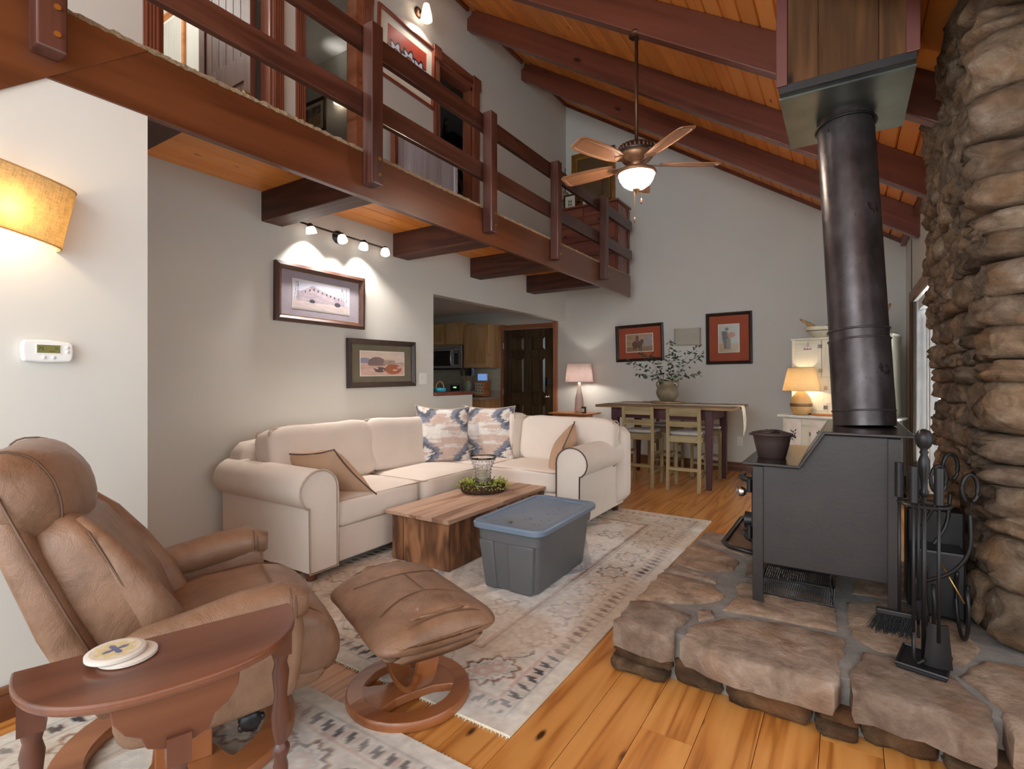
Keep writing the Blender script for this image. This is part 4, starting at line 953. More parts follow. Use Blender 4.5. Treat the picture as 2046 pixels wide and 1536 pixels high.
# ---------------- wood stove ----------------
sv = thing('wood_stove', 'black step-top iron wood stove standing on the hearth', 'wood stove', (-.09, 3.02, HT))
sx0, sx1, sy0, sy1, zb, zl, zt = -.365, .19, 2.64, 3.40, .376, .838, .995
side = [(sx0, zb), (sx1, zb), (sx1, zt-.01), (-.085, zt-.01), (-.18, zl-.01), (sx0, zl-.01)]
MB().prism(side, sy0+.005, sy1-.005, 'y').build('firebox', 'stove_iron', sv, w=True, bevel=.006)
for xa_ in (sx0, sx1-.045):
    for ya_, yb_ in ((sy0-.004, sy0+.012), (sy1-.012, sy1+.004)): B(xa_, xa_+.045, ya_, yb_, HT, zb+.02 if 0 else (zl-.015 if xa_ < 0 else zt-.015)).build('leg', 'stove_iron', sv, w=True, bevel=.002)
tp = [(sx0-.04, zl-.008), (-.17, zl-.008), (-.075, zt-.008), (sx1+.045, zt-.008), (sx1+.045, zt+.004), (-.082, zt+.004), (-.176, zl+.004), (sx0-.04, zl+.004)]
MB().prism(tp, sy0-.03, sy1+.03, 'y').build('top_plate', 'stove_plate', sv, w=True, bevel=.003)
B(sx0-.014, sx0, 2.70, 3.005, .43, .80).build('door', 'stove_iron', sv, w=True, bevel=.008); B(sx0-.014, sx0, 3.035, 3.34, .43, .80).build('door', 'stove_iron', sv, w=True, bevel=.008)
for yq in (2.685, 3.355):
    for zq in (.50, .72): MB().cyl((sx0-.02, yq, zq-.03), (sx0-.02, yq, zq+.03), .012, n=10).build('hinge', 'iron_black', sv, w=True, smooth=True, auto=40)
for yq in (2.8, 3.2):
    o = MB().cyl((sx0-.014, yq, .53), (sx0-.055, yq, .53), .036, .040, n=24).build('draft_knob', 'iron_black', sv, w=True, smooth=True, auto=40)
m = MB().tube([(sx0, 2.72, .74), (sx0-.05, 2.72, .745), (sx0-.07, 2.76, .745), (sx0-.07, 2.86, .745)], .013, 8); m.build('latch_handle', 'iron_black', sv, w=True, smooth=True)
MB().softbox((sx0-.055, 2.68, .69), (.024, .024, .024), e=1, n=5).build('handle_ball', 'chrome', sv, w=True, smooth=True)
ash = [(sx0, 2.66), (sx0-.11, 2.70), (sx0-.15, 2.76), (sx0-.15, 3.28), (sx0-.11, 3.34), (sx0, 3.38)]
MB().prism(ash, .395, .403).build('ash_shelf', 'brown_vinyl', sv, w=True); MB().tube([(x, y, .412) for x, y in ash], .012, 6).build('ash_shelf_rim', 'iron_black', sv, w=True, smooth=True)
m = MB().tube([(sx0, 2.78, .43), (sx0-.04, 2.78, .45), (sx0-.06, 2.80, .47)], .016, 8); m.build('shelf_bracket', 'iron_black', sv, w=True, smooth=True)
# flue pipe
fp = thing('stove_pipe', 'dark steel stovepipe running from the stove up into the hanging box', 'stove pipe', (.075, 3.03, zt))
p0, p1 = Vector((.075, 3.03, zt+.004)), Vector((-.005, 3.187, 2.575)); d = p1-p0
MB().cyl(p0, p0.lerp(p1, .265), .129, n=48).build('lower_section', 'stove_pipe', fp, w=True, smooth=True, auto=40)
MB().cyl(p0.lerp(p1, .262), p1, .1255, n=48).build('upper_section', 'stove_pipe', fp, w=True, smooth=True, auto=40)
for k in (.045, .262, .292):
    c_ = p0.lerp(p1, k); u = d.normalized().orthogonal().normalized(); v = d.normalized().cross(u)
    MB().tube([c_+u*(.129*math.cos(a))+v*(.129*math.sin(a)) for a in np.linspace(0, 2*PI, 48, endpoint=False)], .005, 6, True).build('seam_ring', 'stove_pipe', fp, w=True, smooth=True)
c_ = p0.lerp(p1, .965); MB().tube([c_+u*(.132*math.cos(a))+v*(.132*math.sin(a)) for a in np.linspace(0, 2*PI, 48, endpoint=False)], .006, 6, True).build('collar', 'iron_black', fp, w=True, smooth=True)
# chase box
cx0, cx1, cy0, cy1, cz = -.275, .26, 2.745, 3.43, 2.565
cb = thing('flue_box', 'dark panelled flue box with a steel underside hanging from the sloped ceiling', 'flue box', (0, 3.09, cz))
def ztop(x): return zc(x)-.0
MB().prism([(cx0+.012, cz+.03), (cx1-.012, cz+.03), (cx1-.012, ztop(cx1)), (cx0+.012, ztop(cx0))], cy0+.012, cy1-.012, 'y').build('carcass', 'walnut_panel', cb, w=True)
xs = [cx0+.045, cx0+.17, cx0+.395, cx1-.04]
for a, b in zip(xs[:-1], xs[1:]): MB().prism([(a+.0015, cz+.04), (b-.0015, cz+.04), (b-.0015, ztop(b)), (a+.0015, ztop(a))], cy0+.003, cy0+.013, 'y').build('panel_board', 'walnut_panel', cb, w=True, bevel=.002)
ys = np.linspace(cy0+.04, cy1-.04, 4)
for a, b in zip(ys[:-1], ys[1:]): B(cx0+.003, cx0+.013, a+.002, b-.002, cz+.04, ztop(cx0)).build('panel_board', 'walnut_panel', cb, w=True); B(cx1-.013, cx1-.003, a+.002, b-.002, cz+.04, ztop(cx1)).build('panel_board', 'walnut_panel', cb, w=True)
for xa_, xb_ in ((cx0-.002, cx0+.045), (cx1-.045, cx1+.002)):
    for ya_, yb_ in ((cy0-.004, cy0+.014), (cy1-.014, cy1+.004)): MB().prism([(xa_, cz+.035), (xb_, cz+.035), (xb_, ztop(xb_)), (xa_, ztop(xa_))], ya_, yb_, 'y').build('corner_trim', 'maroon_trim', cb, w=True, bevel=.003)
B(cx0+.01, cx1-.01, cy0+.005, cy1-.005, cz+.004, cz+.045).build('black_band', 'iron_black', cb, w=True)
B(cx0+.006, cx1-.006, cy0+.05, cy1-.002, cz-.004, cz+.004).build('steel_plate', 'plate_steel', cb, w=True)
# ---------------- kettle on the stove ----------------
kt = thing('iron_kettle', 'cast iron stove-top humidifier pot with a lattice lid', 'pot', (-.305, 2.83, zl+.004))
MB().lathe([(.058, 0), (.062, .004), (.078, .075), (.085, .11), (.088, .112), (.082, .113), (.07, .06), (.055, .01)], n=32).build('pot', 'cast_iron', kt, smooth=True, auto=45)
MB().tube([(.088*math.cos(a), .088*math.sin(a), .115) for a in np.linspace(0, 2*PI, 32, endpoint=False)], .006, 6, True).build('rim', 'cast_iron', kt, smooth=True)
for k in range(5):
    a = 2*PI*k/5+.3; m = MB().tube([(.08*math.cos(a), .08*math.sin(a), .117), (.045*math.cos(a+.7), .045*math.sin(a+.7), .128), (.02*math.cos(a+1.6), .02*math.sin(a+1.6), .131)], .006, 6); m.build('lattice_bar', 'cast_iron', kt, smooth=True)
MB().cyl((0, 0, .118), (0, 0, .122), .078, n=24).build('lid', 'cast_iron', kt)
for sg in (-1, 1): B(sg*.085-.016, sg*.085+.016, -.012, .012, .104, .116).build('ear', 'cast_iron', kt, bevel=.004)
# mesh fire basket under the stove
fb = thing('mesh_basket', 'black wire mesh popper basket lying under the stove', 'basket', (-.2, 2.86, HT))
m = MB(); bx, by, bh = .155, .12, .075
def bpt(u, v, k): # slanted sides
    return None
for sgn in (-1, 1):
    for i in range(34):
        t_ = -1+2*i/33
        m.tube([(t_*bx, sgn*by, .004), ((t_+.12)*bx*.9, sgn*by*.8, bh)], .0013, 4); m.tube([(t_*bx, sgn*by, .004), ((t_-.12)*bx*.9, sgn*by*.8, bh)], .0013, 4)
    for i in range(24):
        t_ = -1+2*i/23
        m.tube([(sgn*bx, t_*by, .004), (sgn*bx*.9, (t_+.15)*by*.8, bh)], .0013, 4); m.tube([(sgn*bx, t_*by, .004), (sgn*bx*.9, (t_-.15)*by*.8, bh)], .0013, 4)
for i in range(30): t_ = -1+2*i/29; m.tube([(t_*bx*.9, -by*.8, bh), (t_*bx*.9, by*.8, bh)], .0013, 4)
o = m.build('wire_mesh', 'iron_black', fb); o['kind'] = 'stuff'
for q in ([(-bx, -by, .006), (bx, -by, .006), (bx, by, .006), (-bx, by, .006)], [(-bx*.9, -by*.8, bh), (bx*.9, -by*.8, bh), (bx*.9, by*.8, bh), (-bx*.9, by*.8, bh)]): MB().tube(q, .004, 6, True).build('frame_wire', 'iron_black', fb)
MB().tube([(-.06, -.07, bh), (-.06, -.07, bh+.045), (.05, -.07, bh+.045), (.05, -.07, bh)], .004, 6).build('handle', 'iron_black', fb)
# ---------------- fireplace tool set ----------------
tc = (.235, 2.36)
ts = thing('tool_stand', 'black iron fireplace tool stand on the hearth', 'tool stand', (tc[0], tc[1], HT+.006))
MB().prism([(-.085, -.07), (.05, -.105), (.085, .07), (-.05, .105)], 0, .012).build('base', 'iron_black', ts, bevel=.003)
MB().tube([(-.085, -.07, .016), (.05, -.105, .016), (.085, .07, .016), (-.05, .105, .016)], .006, 6, True).build('base_rim', 'iron_black', ts)
MB().cyl((0, 0, .01), (0, 0, .62), .008, n=12).build('post', 'iron_black', ts, smooth=True)
MB().lathe([(.008, .60), (.014, .605), (.014, .62), (.009, .63), (.011, .66), (.018, .70), (.017, .73), (.010, .75), (.014, .758), (.010, .768), (.020, .78), (.027, .80), (.027, .815), (.018, .835), (.004, .842)], n=20).build('finial', 'iron_black', ts, smooth=True)
MB().tube([(.075*math.cos(a), .075*math.sin(a), .575) for a in np.linspace(0, 2*PI, 20, endpoint=False)], .005, 6, True).build('ring', 'iron_black', ts)
for a in (0.3, 1.9, 3.4, 5.0): MB().tube([(0, 0, .575), (.075*math.cos(a), .075*math.sin(a), .575)], .004, 6).build('ring_arm', 'iron_black', ts)
def tool(a, name, label, kind):
    x, y = .072*math.cos(a), .072*math.sin(a); t = thing(name, label, 'fireplace tool', (tc[0]+x, tc[1]+y, HT+.02))
    MB().cyl((0, 0, .575), (0, 0, .70), .014, n=14).build('grip', 'iron_black', t, smooth=True, auto=40); MB().cyl((0, 0, .10), (0, 0, .58), .0055, n=10).build('shaft', 'iron_black', t, smooth=True)
    if kind == 'brush':
        B(-.07, .05, -.014, .014, .135, .155).build('brush_block', 'iron_black', t, bevel=.004); m = MB()
        for k in range(240): x0, y0 = random.uniform(-.066, .046), random.uniform(-.012, .012); m.cyl((x0, y0, .137), (x0-.02+random.uniform(-.02, .02), y0+random.uniform(-.015, .015), random.uniform(.06, .08)), .0016, .001, n=4, cap=False)
        o = m.build('bristles', 'bristle', t); o['kind'] = 'stuff'
    if kind == 'shovel':
        g = []
        for v in np.linspace(0, 1, 8): g.append([(u*(.028+.012*v), .012-.010*(1-u*u), .16-.15*v) for u in np.linspace(-1, 1, 7)]+[(u*(.028+.012*v), .015-.010*(1-u*u), .16-.15*v) for u in np.linspace(1, -1, 7)])
        MB().rings(g).build('blade', 'iron_black', t, smooth=True, auto=50)
    if kind == 'poker': MB().tube([(0, 0, .12), (0, 0, .03), (.012, 0, .012), (.03, 0, .03)], .006, 8).build('hook', 'iron_black', t, smooth=True)
    if kind == 'tongs': MB().cyl((0, 0, .12), (0, 0, .19), .010, n=10).build('ferrule', 'iron_black', t); MB().cyl((0, 0, .05), (0, 0, .12), .006, .004, n=8).build('tip', 'iron_black', t)
    return t
tool(2.9, 'hearth_brush', 'hearth brush with black bristles hanging on the tool stand', 'brush'); tool(5.2, 'ash_shovel', 'iron ash shovel with a curved blade on the tool stand', 'shovel')
tool(1.7, 'fire_poker', 'straight iron fire poker on the tool stand', 'tongs'); tool(4.2, 'fire_hook', 'hooked iron poker hanging on the tool stand', 'poker')
# log rack with looped handles behind the tools
lr = thing('log_rack', 'black iron log rack with looped handles between stove and chimney', 'log rack', (.335, 2.82, HT))
def loop(x, y, z, rx, rz, ang=0, n=18): return [(x+rx*math.sin(a)*math.cos(ang), y+rx*math.sin(a)*math.sin(ang), z-rz*math.cos(a)) for a in np.linspace(.35, 2*PI-.35, n)]
for (x, y, z, tail) in ((.03, -.02, .66, [(.03, -.02, .55), (.02, -.03, .42), (-.03, -.06, .34)]), (.07, -.16, .60, [(.07, -.16, .50), (.075, -.17, .36), (.02, -.16, .26), (-.06, -.14, .21)]), (-.02, -.12, .62, [(-.02, -.12, .54), (-.07, -.10, .42)])):
    MB().tube(loop(x, y, z, .032, .055, .6), .0075, 8).build('loop_handle', 'iron_black', lr, smooth=True); MB().tube(openp3(tail), .0075, 8).build('curved_bar', 'iron_black', lr, smooth=True)
for sg in (-1, 1):
    MB().tube([(sg*.085, .02+.12*math.sin(a)*.4, .14-.13*math.cos(a)) for a in np.linspace(-1.9, 1.9, 18)], .007, 8).build('hoop', 'iron_black', lr, smooth=True)
    MB().tube([(.05*sg, -.14+.13*math.sin(a), .15-.14*math.cos(a)) for a in np.linspace(-2.2, 2.2, 20)], .007, 8).build('hoop', 'iron_black', lr, smooth=True)
B(-.085, .085, .0, .16, .02, .30).build('black_box', 'black_plastic', lr, bevel=.01); B(-.10, .10, .14, .30, .0, .44).build('box_behind', 'iron_black', lr, bevel=.008)
for k in range(2): MB().cyl((-.10, .20+k*.05, .47), (.09, .22+k*.05, .47), .022, n=10).build('log', 'log', lr, smooth=True)
for k, (a, b) in enumerate((((-.02, -.12, .30), (.05, -.19, .16)),)): MB().cyl(a, b, .003, n=8).build('brass_rod', 'brass', lr, smooth=True)
# ---------------- ceiling fan ----------------
FX, FY = -1.275, 3.655
fn = thing('ceiling_fan', 'bronze ceiling fan with five wooden blades and a lit glass bowl', 'ceiling fan', (FX, FY, 2.77))
MB().lathe([(.055, .93), (.052, .95), (.03, .985), (.01, .99)], n=20).build('canopy', 'bronze', fn, smooth=True); MB().cyl((0, 0, .14), (0, 0, .95), .013, n=12).build('downrod', 'bronze', fn, smooth=True)
MB().lathe([(.02, .165), (.06, .16), (.105, .14), (.125, .10), (.128, .085), (.118, .08)], n=36).build('motor_cap', 'frame_dark', fn, smooth=True)
for k in range(24): a = 2*PI*k/24; MB().softbox((.118*math.cos(a), .118*math.sin(a), .112), (.012, .012, .022), e=.8, n=3).build('cap_scallop', 'bronze', fn, smooth=True)
MB().lathe([(.12, .082), (.122, .06), (.10, .03), (.06, .01), (.05, -.02), (.06, -.03)], n=36).build('motor_housing', 'bronze_light', fn, smooth=True)
MB().lathe([(.05, -.03), (.115, -.035), (.138, -.05), (.142, -.065), (.135, -.075), (.125, -.07)], n=36).build('light_rim', 'bronze_light', fn, smooth=True)
MB().lathe([(.127, -.072), (.118, -.105), (.095, -.14), (.06, -.165), (.03, -.175), (.004, -.176)], n=36).build('glass_bowl', 'globe_glow', fn, smooth=True)
MB().lathe([(.03, -.172), (.028, -.182), (.014, -.19), (.008, -.205), (.003, -.21)], n=16).build('finial', 'bronze_light', fn, smooth=True)
for k in range(5):
    a = math.radians(33+72*k); M = Matrix.Rotation(a, 4, 'Z') @ Matrix.Translation((0, 0, .005)) @ Matrix.Rotation(math.radians(13), 4, 'X')
    pts = [(.17, -.045), (.24, -.062), (.36, -.072), (.50, -.074), (.575, -.068), (.60, -.05), (.60, .05), (.575, .068), (.50, .074), (.36, .072), (.24, .062), (.17, .045)]
    bl = MB().prism(pts, -.004, .004).build('blade', 'fan_blade', fn, bevel=.002); bl.matrix_local = M @ Matrix.Translation(bl.location)
    ins = [(x*.9+.035, y*.72) for x, y in pts]
    q = MB().tube([(x, y, -.0045) for x, y in ins], .003, 4, True).build('blade_groove', 'bronze_light', bl); q.location = q.location-Vector((.385, 0, 0))
    q = MB().prism([(.07, -.014), (.14, -.012), (.19, -.035), (.23, 0), (.19, .035), (.14, .012), (.07, .014)], -.011, -.005).build('blade_iron', 'bronze_light', fn, bevel=.002); q.matrix_local = M @ Matrix.Translation(q.location)
for dx, L_ in ((.03, .34), (-.02, .47)):
    MB().cyl((dx, .02, -.06), (dx, .02, -L_+.1), .0012, n=5).build('pull_chain', 'brass', fn); MB().lathe([(.002, 0), (.007, -.01), (.008, -.03), (.004, -.04)][::-1], (dx, .02, -L_+.1), 10).build('chain_fob', 'mahogany_z', fn, smooth=True)
light('fan_bulb', 'POINT', (FX, FY, 2.655), 150, SOFT, .035)
# ---------------- track light ----------------
tl = thing('track_light', 'four-head bar track light on the wall under the loft', 'track light', (XL+.05, 3.02, 2.46))
MB().cyl((XL+.09, 2.56, 2.462), (XL+.09, 3.48, 2.442), .008, n=8).build('bar', 'iron_black', tl, w=True, smooth=True)
MB().lathe([(.055, 0), (.055, .015), (.04, .025), (.02, .03), (.01, .09)], n=24).xf(Matrix.Translation((XL, 2.99, 2.452)) @ Matrix.Rotation(PI/2, 4, 'Y')).build('wall_plate', 'iron_black', tl, w=True, smooth=True, auto=50)
for k, (y, aim) in enumerate(((2.64, (.0, .25, -1)), (2.95, (.35, -.1, -.8)), (3.20, (.05, -.2, -1)), (3.45, (.35, -.3, -.9)))):
    A = Vector(aim).normalized(); p = Vector((XL+.10, y, 2.452-.022*(y-3.0))); Q = A.to_track_quat('Z', 'Y').to_matrix().to_4x4()
    MB().lathe([(.012, -.012), (.022, -.004), (.026, .02), (.02, .025)], n=16).xf(Matrix.Translation(p) @ Q).build('head_socket', 'bronze' if k == 0 else 'iron_black', tl, w=True, smooth=True)
    MB().lathe([(.02, .012), (.032, .02), (.040, .045), (.042, .07), (.036, .068), (.012, .03)], n=20).xf(Matrix.Translation(p) @ Q).build('glass_shade', 'frost_glow', tl, w=True, smooth=True)
    pw_ = (20, 17, 14, 11)[k]
    tgt = ((XL+.02, 2.70, 1.85), (XL+.35, 2.9, .7), (XL+.05, 3.35, 1.4), (-2.6, 3.9, .5))[k]
    light('track_spot_%d' % k, 'SPOT', p+A*.075, pw_*1.3, (1, .95, .9), .02, Vector(tgt)-(p+A*.075), 1.9, .75)
# ---------------- half-drum sconces ----------------
def sconce(name, label, loc, rz, tilt, w_, h_, dep, mat, power, col):
    t = thing(name, label, 'wall lamp', loc, rz); t.rotation_euler = (0, tilt, rz)
    n = 30; A = np.linspace(0, PI, n); o_ = [(w_/2*math.cos(a), -dep*math.sin(a)**.38) for a in A]; i_ = [(x*.985, y*.975-.0005) for x, y in o_]
    m = MB(); P = o_+i_[::-1]
    k = len(P); m.v = [(x, y, -h_/2) for x, y in P]+[(x, y, h_/2) for x, y in P]
    for i in range(k-1): m.f.append((i, i+1, k+i+1, k+i))
    m.f.append((k-1, 0, k, 2*k-1))
    for i in range(n-1): m.f.append((i, k-1-i, k-2-i, i+1)); m.f.append((k+i, k+i+1, 2*k-2-i, 2*k-1-i))
    m.build('shade', mat, t, smooth=True, auto=60)
    for z in (-h_/2+.004, h_/2-.004): MB().tube([(x, y, z) for x, y in o_], .0025, 5).build('hem', 'wicker' if mat == 'shade_burlap' else 'cream', t)
    B(-.05, .05, -.02, 0, -.07, .07).build('back_plate', 'bronze', t, bevel=.004); MB().cyl((0, -.02, 0), (0, -.05, 0), .008, n=8).build('arm', 'bronze', t)
    MB().softbox((0, -.052, .02), (.022, .022, .035), e=1, n=4).build('bulb', 'bulb_glow' if power else 'enamel', t, smooth=True)
    if power:
        q = light(name+'_bulb', 'POINT', (0, 0, 0), power, col, .03); q.parent = t; q.location = (0, -.062, -.035)
    return t
sconce('wall_sconce', 'tilted burlap half-drum sconce glowing above the thermostat', (XT+.001, .585, 1.862), PI/2, .2, .365, .235, .105, 'shade_burlap', 2.2, WARM)
sconce('wall_sconce', 'white half-drum sconce between the two rust-matted pictures', (-1.84, YB-.001, 1.80), 0, 0, .355, .225, .11, 'shade_white', 0, WARM)
# ---------------- framed pictures ----------------
def framed(label, loc, rz, W, H, fw, fmat, mmat, art, aw, ah, nu=110, tilt=0, inner=None, depth=.03, cat='picture', name='framed_picture', glass=True):
    """built in the local XZ plane facing -Y"""
    t = thing(name, label, cat, loc, rz); t.rotation_euler = (0, tilt, rz)
    w, h = W/2, H/2
    for a, b, c_, d in (((-w, -h), (w, -h), (w-fw, -h+fw), (-w+fw, -h+fw)), ((w, -h), (w, h), (w-fw, h-fw), (w-fw, -h+fw)), ((w, h), (-w, h), (-w+fw, h-fw), (w-fw, h-fw)), ((-w, h), (-w, -h), (-w+fw, -h+fw), (-w+fw, h-fw))):
        m = MB(); o_ = [(a[0], 0, a[1]), (b[0], 0, b[1]), (c_[0], 0, c_[1]), (d[0], 0, d[1])]
        mid = lambda p, q: ((p[0]+q[0])/2, (p[1]+q[1])/2)
        e, f = mid(a, d), mid(b, c_)
        m.v = [(a[0], 0, a[1]), (b[0], 0, b[1]), (b[0], -depth*.8, b[1]), (a[0], -depth*.8, a[1]), (f[0], -depth, f[1]), (e[0], -depth, e[1]), (c_[0], -depth*.45, c_[1]), (d[0], -depth*.45, d[1]), (c_[0], 0, c_[1]), (d[0], 0, d[1])]
        m.f = [(0, 1, 2, 3), (3, 2, 4, 5), (5, 4, 6, 7), (7, 6, 8, 9), (9, 8, 1, 0), (0, 3, 5, 7, 9), (1, 8, 6, 4, 2)]
        m.build('frame_bar', fmat, t)
    if inner:
        for k in range(4):
            L_ = (W if k % 2 == 0 else H)-2*fw; n = int(L_/.012); m = MB()
            for i in range(n):
                q = -L_/2+(i+.5)*L_/n
                p = {0: (q, -depth*.5, -h+fw), 1: (w-fw, -depth*.5, q), 2: (q, -depth*.5, h-fw), 3: (-w+fw, -depth*.5, q)}[k]; m.softbox(p, (.0045, .0045, .0045), e=1, n=2)
            o = m.build('beading', inner, t); o['kind'] = 'stuff'
    if mmat: B(-w+fw*.9, w-fw*.9, -.010, -.004, -h+fw*.9, h-fw*.9).build('mat_board', mmat, t)
    if art:
        B(-aw/2-.008, aw/2+.008, -.0115, -.0095, -ah/2-.008, ah/2+.008).build('mat_bevel', 'paper_white', t)
        m, col = canvas(art, nu, int(nu*ah/aw), lambda a, b: (-aw/2+a*aw, -.0125, -ah/2+b*ah)); m.build('print', 'print_under_glass', t, col=col)
    return t
def mission(u, v):
    out = np.zeros(u.shape+(3,)); sky = lin((206, 208, 224)); out[:] = sky*(.9+.2*fbm(u*4, v*4, 1)[..., None])
    g = v < .3+.03*np.sin(u*9); out[g] = (lin((198, 184, 182))*(.75+.5*fbm(u*14, v*40, 2)[..., None]))[g]
    top = np.interp(u, [0, .05, .12, .3, .34, .42, .5, .6, .75, .85, .95, 1], [.55, .6, .62, .84, .88, .8, .74, .66, .6, .58, .4, .4]); b = (v < top) & (v > .27) & (u < .92) & (u > .06)
    out[b] = (lin((172, 160, 168))*(.7+.6*fbm(u*20, v*14, 3)[..., None]))[b]
    for c in np.linspace(.2, .8, 9): q = (np.abs(u-c) < .012) & (np.abs(v-(np.interp(c, [.2, .34, .8], [.62, .74, .52]))) < .04); out[q] = lin((92, 84, 104))
    for cx, cy, r in ((.32, .3, .05), (.78, .3, .06)): q = (((u-cx)/r)**2+((v-cy)/(r*1.4))**2 < 1); out[q] = lin((74, 70, 84))
    for x0 in (.03, .06, .09, .86, .9, .95): q = (np.abs(u-x0-.05*(v-.5)*np.sin(x0*40)) < .004) & (v > .3) & (v < .95); out[q] = lin((120, 110, 118))
    return np.clip(out, 0, 1)
def pueblo(u, v):
    out = np.zeros(u.shape+(3,)); out[:] = lin((226, 206, 190))*(.85+.3*fbm(u*5, v*9, 5)[..., None])
    m_ = v < .55+.2*np.maximum(0, np.sin(u*7+1))*(np.abs(u-.2) < .25); out[m_ & (v > .5)] = lin((150, 150, 172))
    g = v < .5; out[g] = (lin((214, 178, 164))*(.6+.8*fbm(u*8, v*16, 6)[..., None]))[g]
    b = (((u-.36)/.2)**2+((v-.52)/.26)**2 < 1) & (v > .42); out[b] = (lin((128, 106, 104))*(.5+fbm(u*24, v*24, 7)[..., None]))[b]
    b = (u > .5) & (u < .78) & (v > .46) & (v < .64); out[b] = (lin((176, 150, 140))*(.7+.5*fbm(u*20, v*20, 8)[..., None]))[b]
    b = (((u-.74)/.2)**2+((v-.26)/.22)**2 < 1) & (fbm(u*9, v*9, 9) > .4); out[b] = lin((170, 98, 62)); b = (((u-.42)/.14)**2+((v-.24)/.12)**2 < 1) & (fbm(u*14, v*14, 4) > .45); out[b] = lin((92, 76, 78))
    return np.clip(out, 0, 1)
def horseman(u, v):
    out = np.zeros(u.shape+(3,)); out[:] = lin((168, 140, 112))*(.7+.5*fbm(u*6, v*6, 3)[..., None]); out[v < .28] = lin((136, 110, 82))
    b = (((u-.42)/.2)**2+((v-.42)/.22)**2 < 1) | ((np.abs(u-.60) < .06) & (np.abs(v-.58) < .12)); out[b] = lin((92, 66, 52))
    for x in (.28, .34, .5, .56): out[(np.abs(u-x) < .018) & (v < .4) & (v > .1)] = lin((84, 60, 48))
    b = (np.abs(u-.42) < .06) & (v > .5) & (v < .82); out[b] = lin((120, 72, 62)); out[((u-.42)/.05)**2+((v-.86)/.06)**2 < 1] = lin((70, 54, 46))
    out[(u > .7) & (u < .96) & (v > .3) & (v < .85)] = lin((150, 138, 140)); return out*(.8+.4*fbm(u*30, v*30, 2)[..., None])
def saddler(u, v):
    out = np.zeros(u.shape+(3,)); out[:] = lin((176, 172, 158))*(.85+.25*fbm(u*4, v*4, 6)[..., None]); out[v < .3] = lin((176, 150, 112))
    b = (np.abs(u-.34-.05*np.sin(v*6)) < .16*(1.1-np.abs(v-.45))) & (v > .12) & (v < .76); out[b] = (lin((84, 64, 50))*(.6+.8*fbm(u*12, v*12, 3)[..., None]))[b]
    b = ((u-.62)/.2)**2+((v-.62)/.1)**2 < 1; out[b] = lin((160, 96, 50)); b = ((u-.40)/.1)**2+((v-.84)/.06)**2 < 1; out[b] = lin((110, 80, 56)); b = (np.abs(u-.5) < .1) & (v < .5) & (v > .1); out[b] = lin((120, 104, 84))
    return out
def plumes(u, v):
    out = np.zeros(u.shape+(3,)); out[:] = lin((186, 74, 56))*(.85+.3*fbm(u*5, v*5, 6)[..., None])
    for cx, cy in ((.22, .42), (.55, .46), (.82, .4)):
        a = np.arctan2(v-cy, u-cx); r = np.hypot((u-cx), (v-cy)*.8); k = np.cos(a*9)
        q = (r < .17+.04*k) & (v > cy-.03); out[q] = lin((214, 214, 226)); out[(r < .22+.04*k) & (r > .17+.04*k) & (v > cy)] = lin((44, 42, 52)); out[(r < .09)] = lin((160, 92, 66)); out[(r < .1) & (r > .085)] = lin((40, 38, 46))
    out[v < .12] = lin((54, 110, 170)); return np.clip(out, 0, 1)
def lake(u, v):
    out = np.zeros(u.shape+(3,)); out[:] = lin((206, 176, 128)); n = fbm(u*5, v*5, 2); out[v > .45+.3*n] = lin((168, 160, 156)); out[(v > .6) & (n > .5)] = lin((108, 96, 84)); out[(u < .25)] = lin((120, 104, 84)); return out*(.8+.4*n[..., None])
def pale(u, v): n = fbm(u*6, v*3, 3); return (lin((206, 204, 196))[None, None]*(.9+.15*n[..., None]))*np.where((np.abs(((u*7) % 1)-.5) < .08)[..., None], .86, 1)
def cacti(u, v):
    out = np.zeros(u.shape+(3,)); out[:] = lin((220, 216, 200))
    for cx in (.35, .65):
        for cy in (.35, .65): out[((u-cx)/.1)**2+((v-cy)/.13)**2 < 1] = lin((76, 100, 72))
    return out
LW = PI/2
framed('brown frame with lilac mat and drawing of a ruined mission, under the track light', (XL+.002, 2.825, 1.905), LW, .88, .465, .052, 'frame_brown', 'mat_lilac', mission, .55, .225, 150, .008, 'gilt', .045)
framed('dark carved frame with an olive mat and desert pueblo painting, beside the light switch', (XL+.002, 3.508, 1.366), LW, .855, .445, .05, 'frame_dark', 'mat_olive', pueblo, .55, .22, 130, -.012, None, .04)
framed('dark frame with a rust mat and small print of a rider, beside the pink-shaded lamp', (-2.525, YB-.002, 1.74), 0, .71, .535, .042, 'frame_dark', 'mat_rust', horseman, .39, .25, 90, -.03, None, .04)
framed('dark upright frame with a rust mat and print of a cowboy holding a saddle', (-1.307, YB-.002, 1.757), 0, .575, .685, .042, 'frame_dark', 'mat_rust', saddler, .25, .365, 80, -.01, None, .04)
framed('red wood frame with bold print of white plumed figures, on the loft wall', (XL+.002, 3.835, 4.43), LW, .80, .665, .04, 'frame_red', 'mat_cream', plumes, .55, .42, 120, .03, None, .03)
framed('small brown framed landscape on the bedroom wall beyond the loft', (-5.58, 4.118, 4.46), 0, .50, .42, .04, 'frame_brown', 'mat_cream', lake, .32, .25, 60)
framed('large orange wood framed pale print beside the open plank door', (-5.55, 2.498, 4.45), 0, .52, .75, .06, 'orange_wood', 'mat_cream', pale, .36, .58, 60)
mi = framed('gilt-framed mirror hanging above the loft chest of drawers', (-3.25, YB-.002, 4.275), 0, .71, .85, .085, 'gilt', None, None, 0, 0, inner='brass', depth=.045, cat='mirror', name='wall_mirror')
B(-.27, .27, -.012, -.008, -.345, .345).build('mirror_glass', 'mirror', mi)
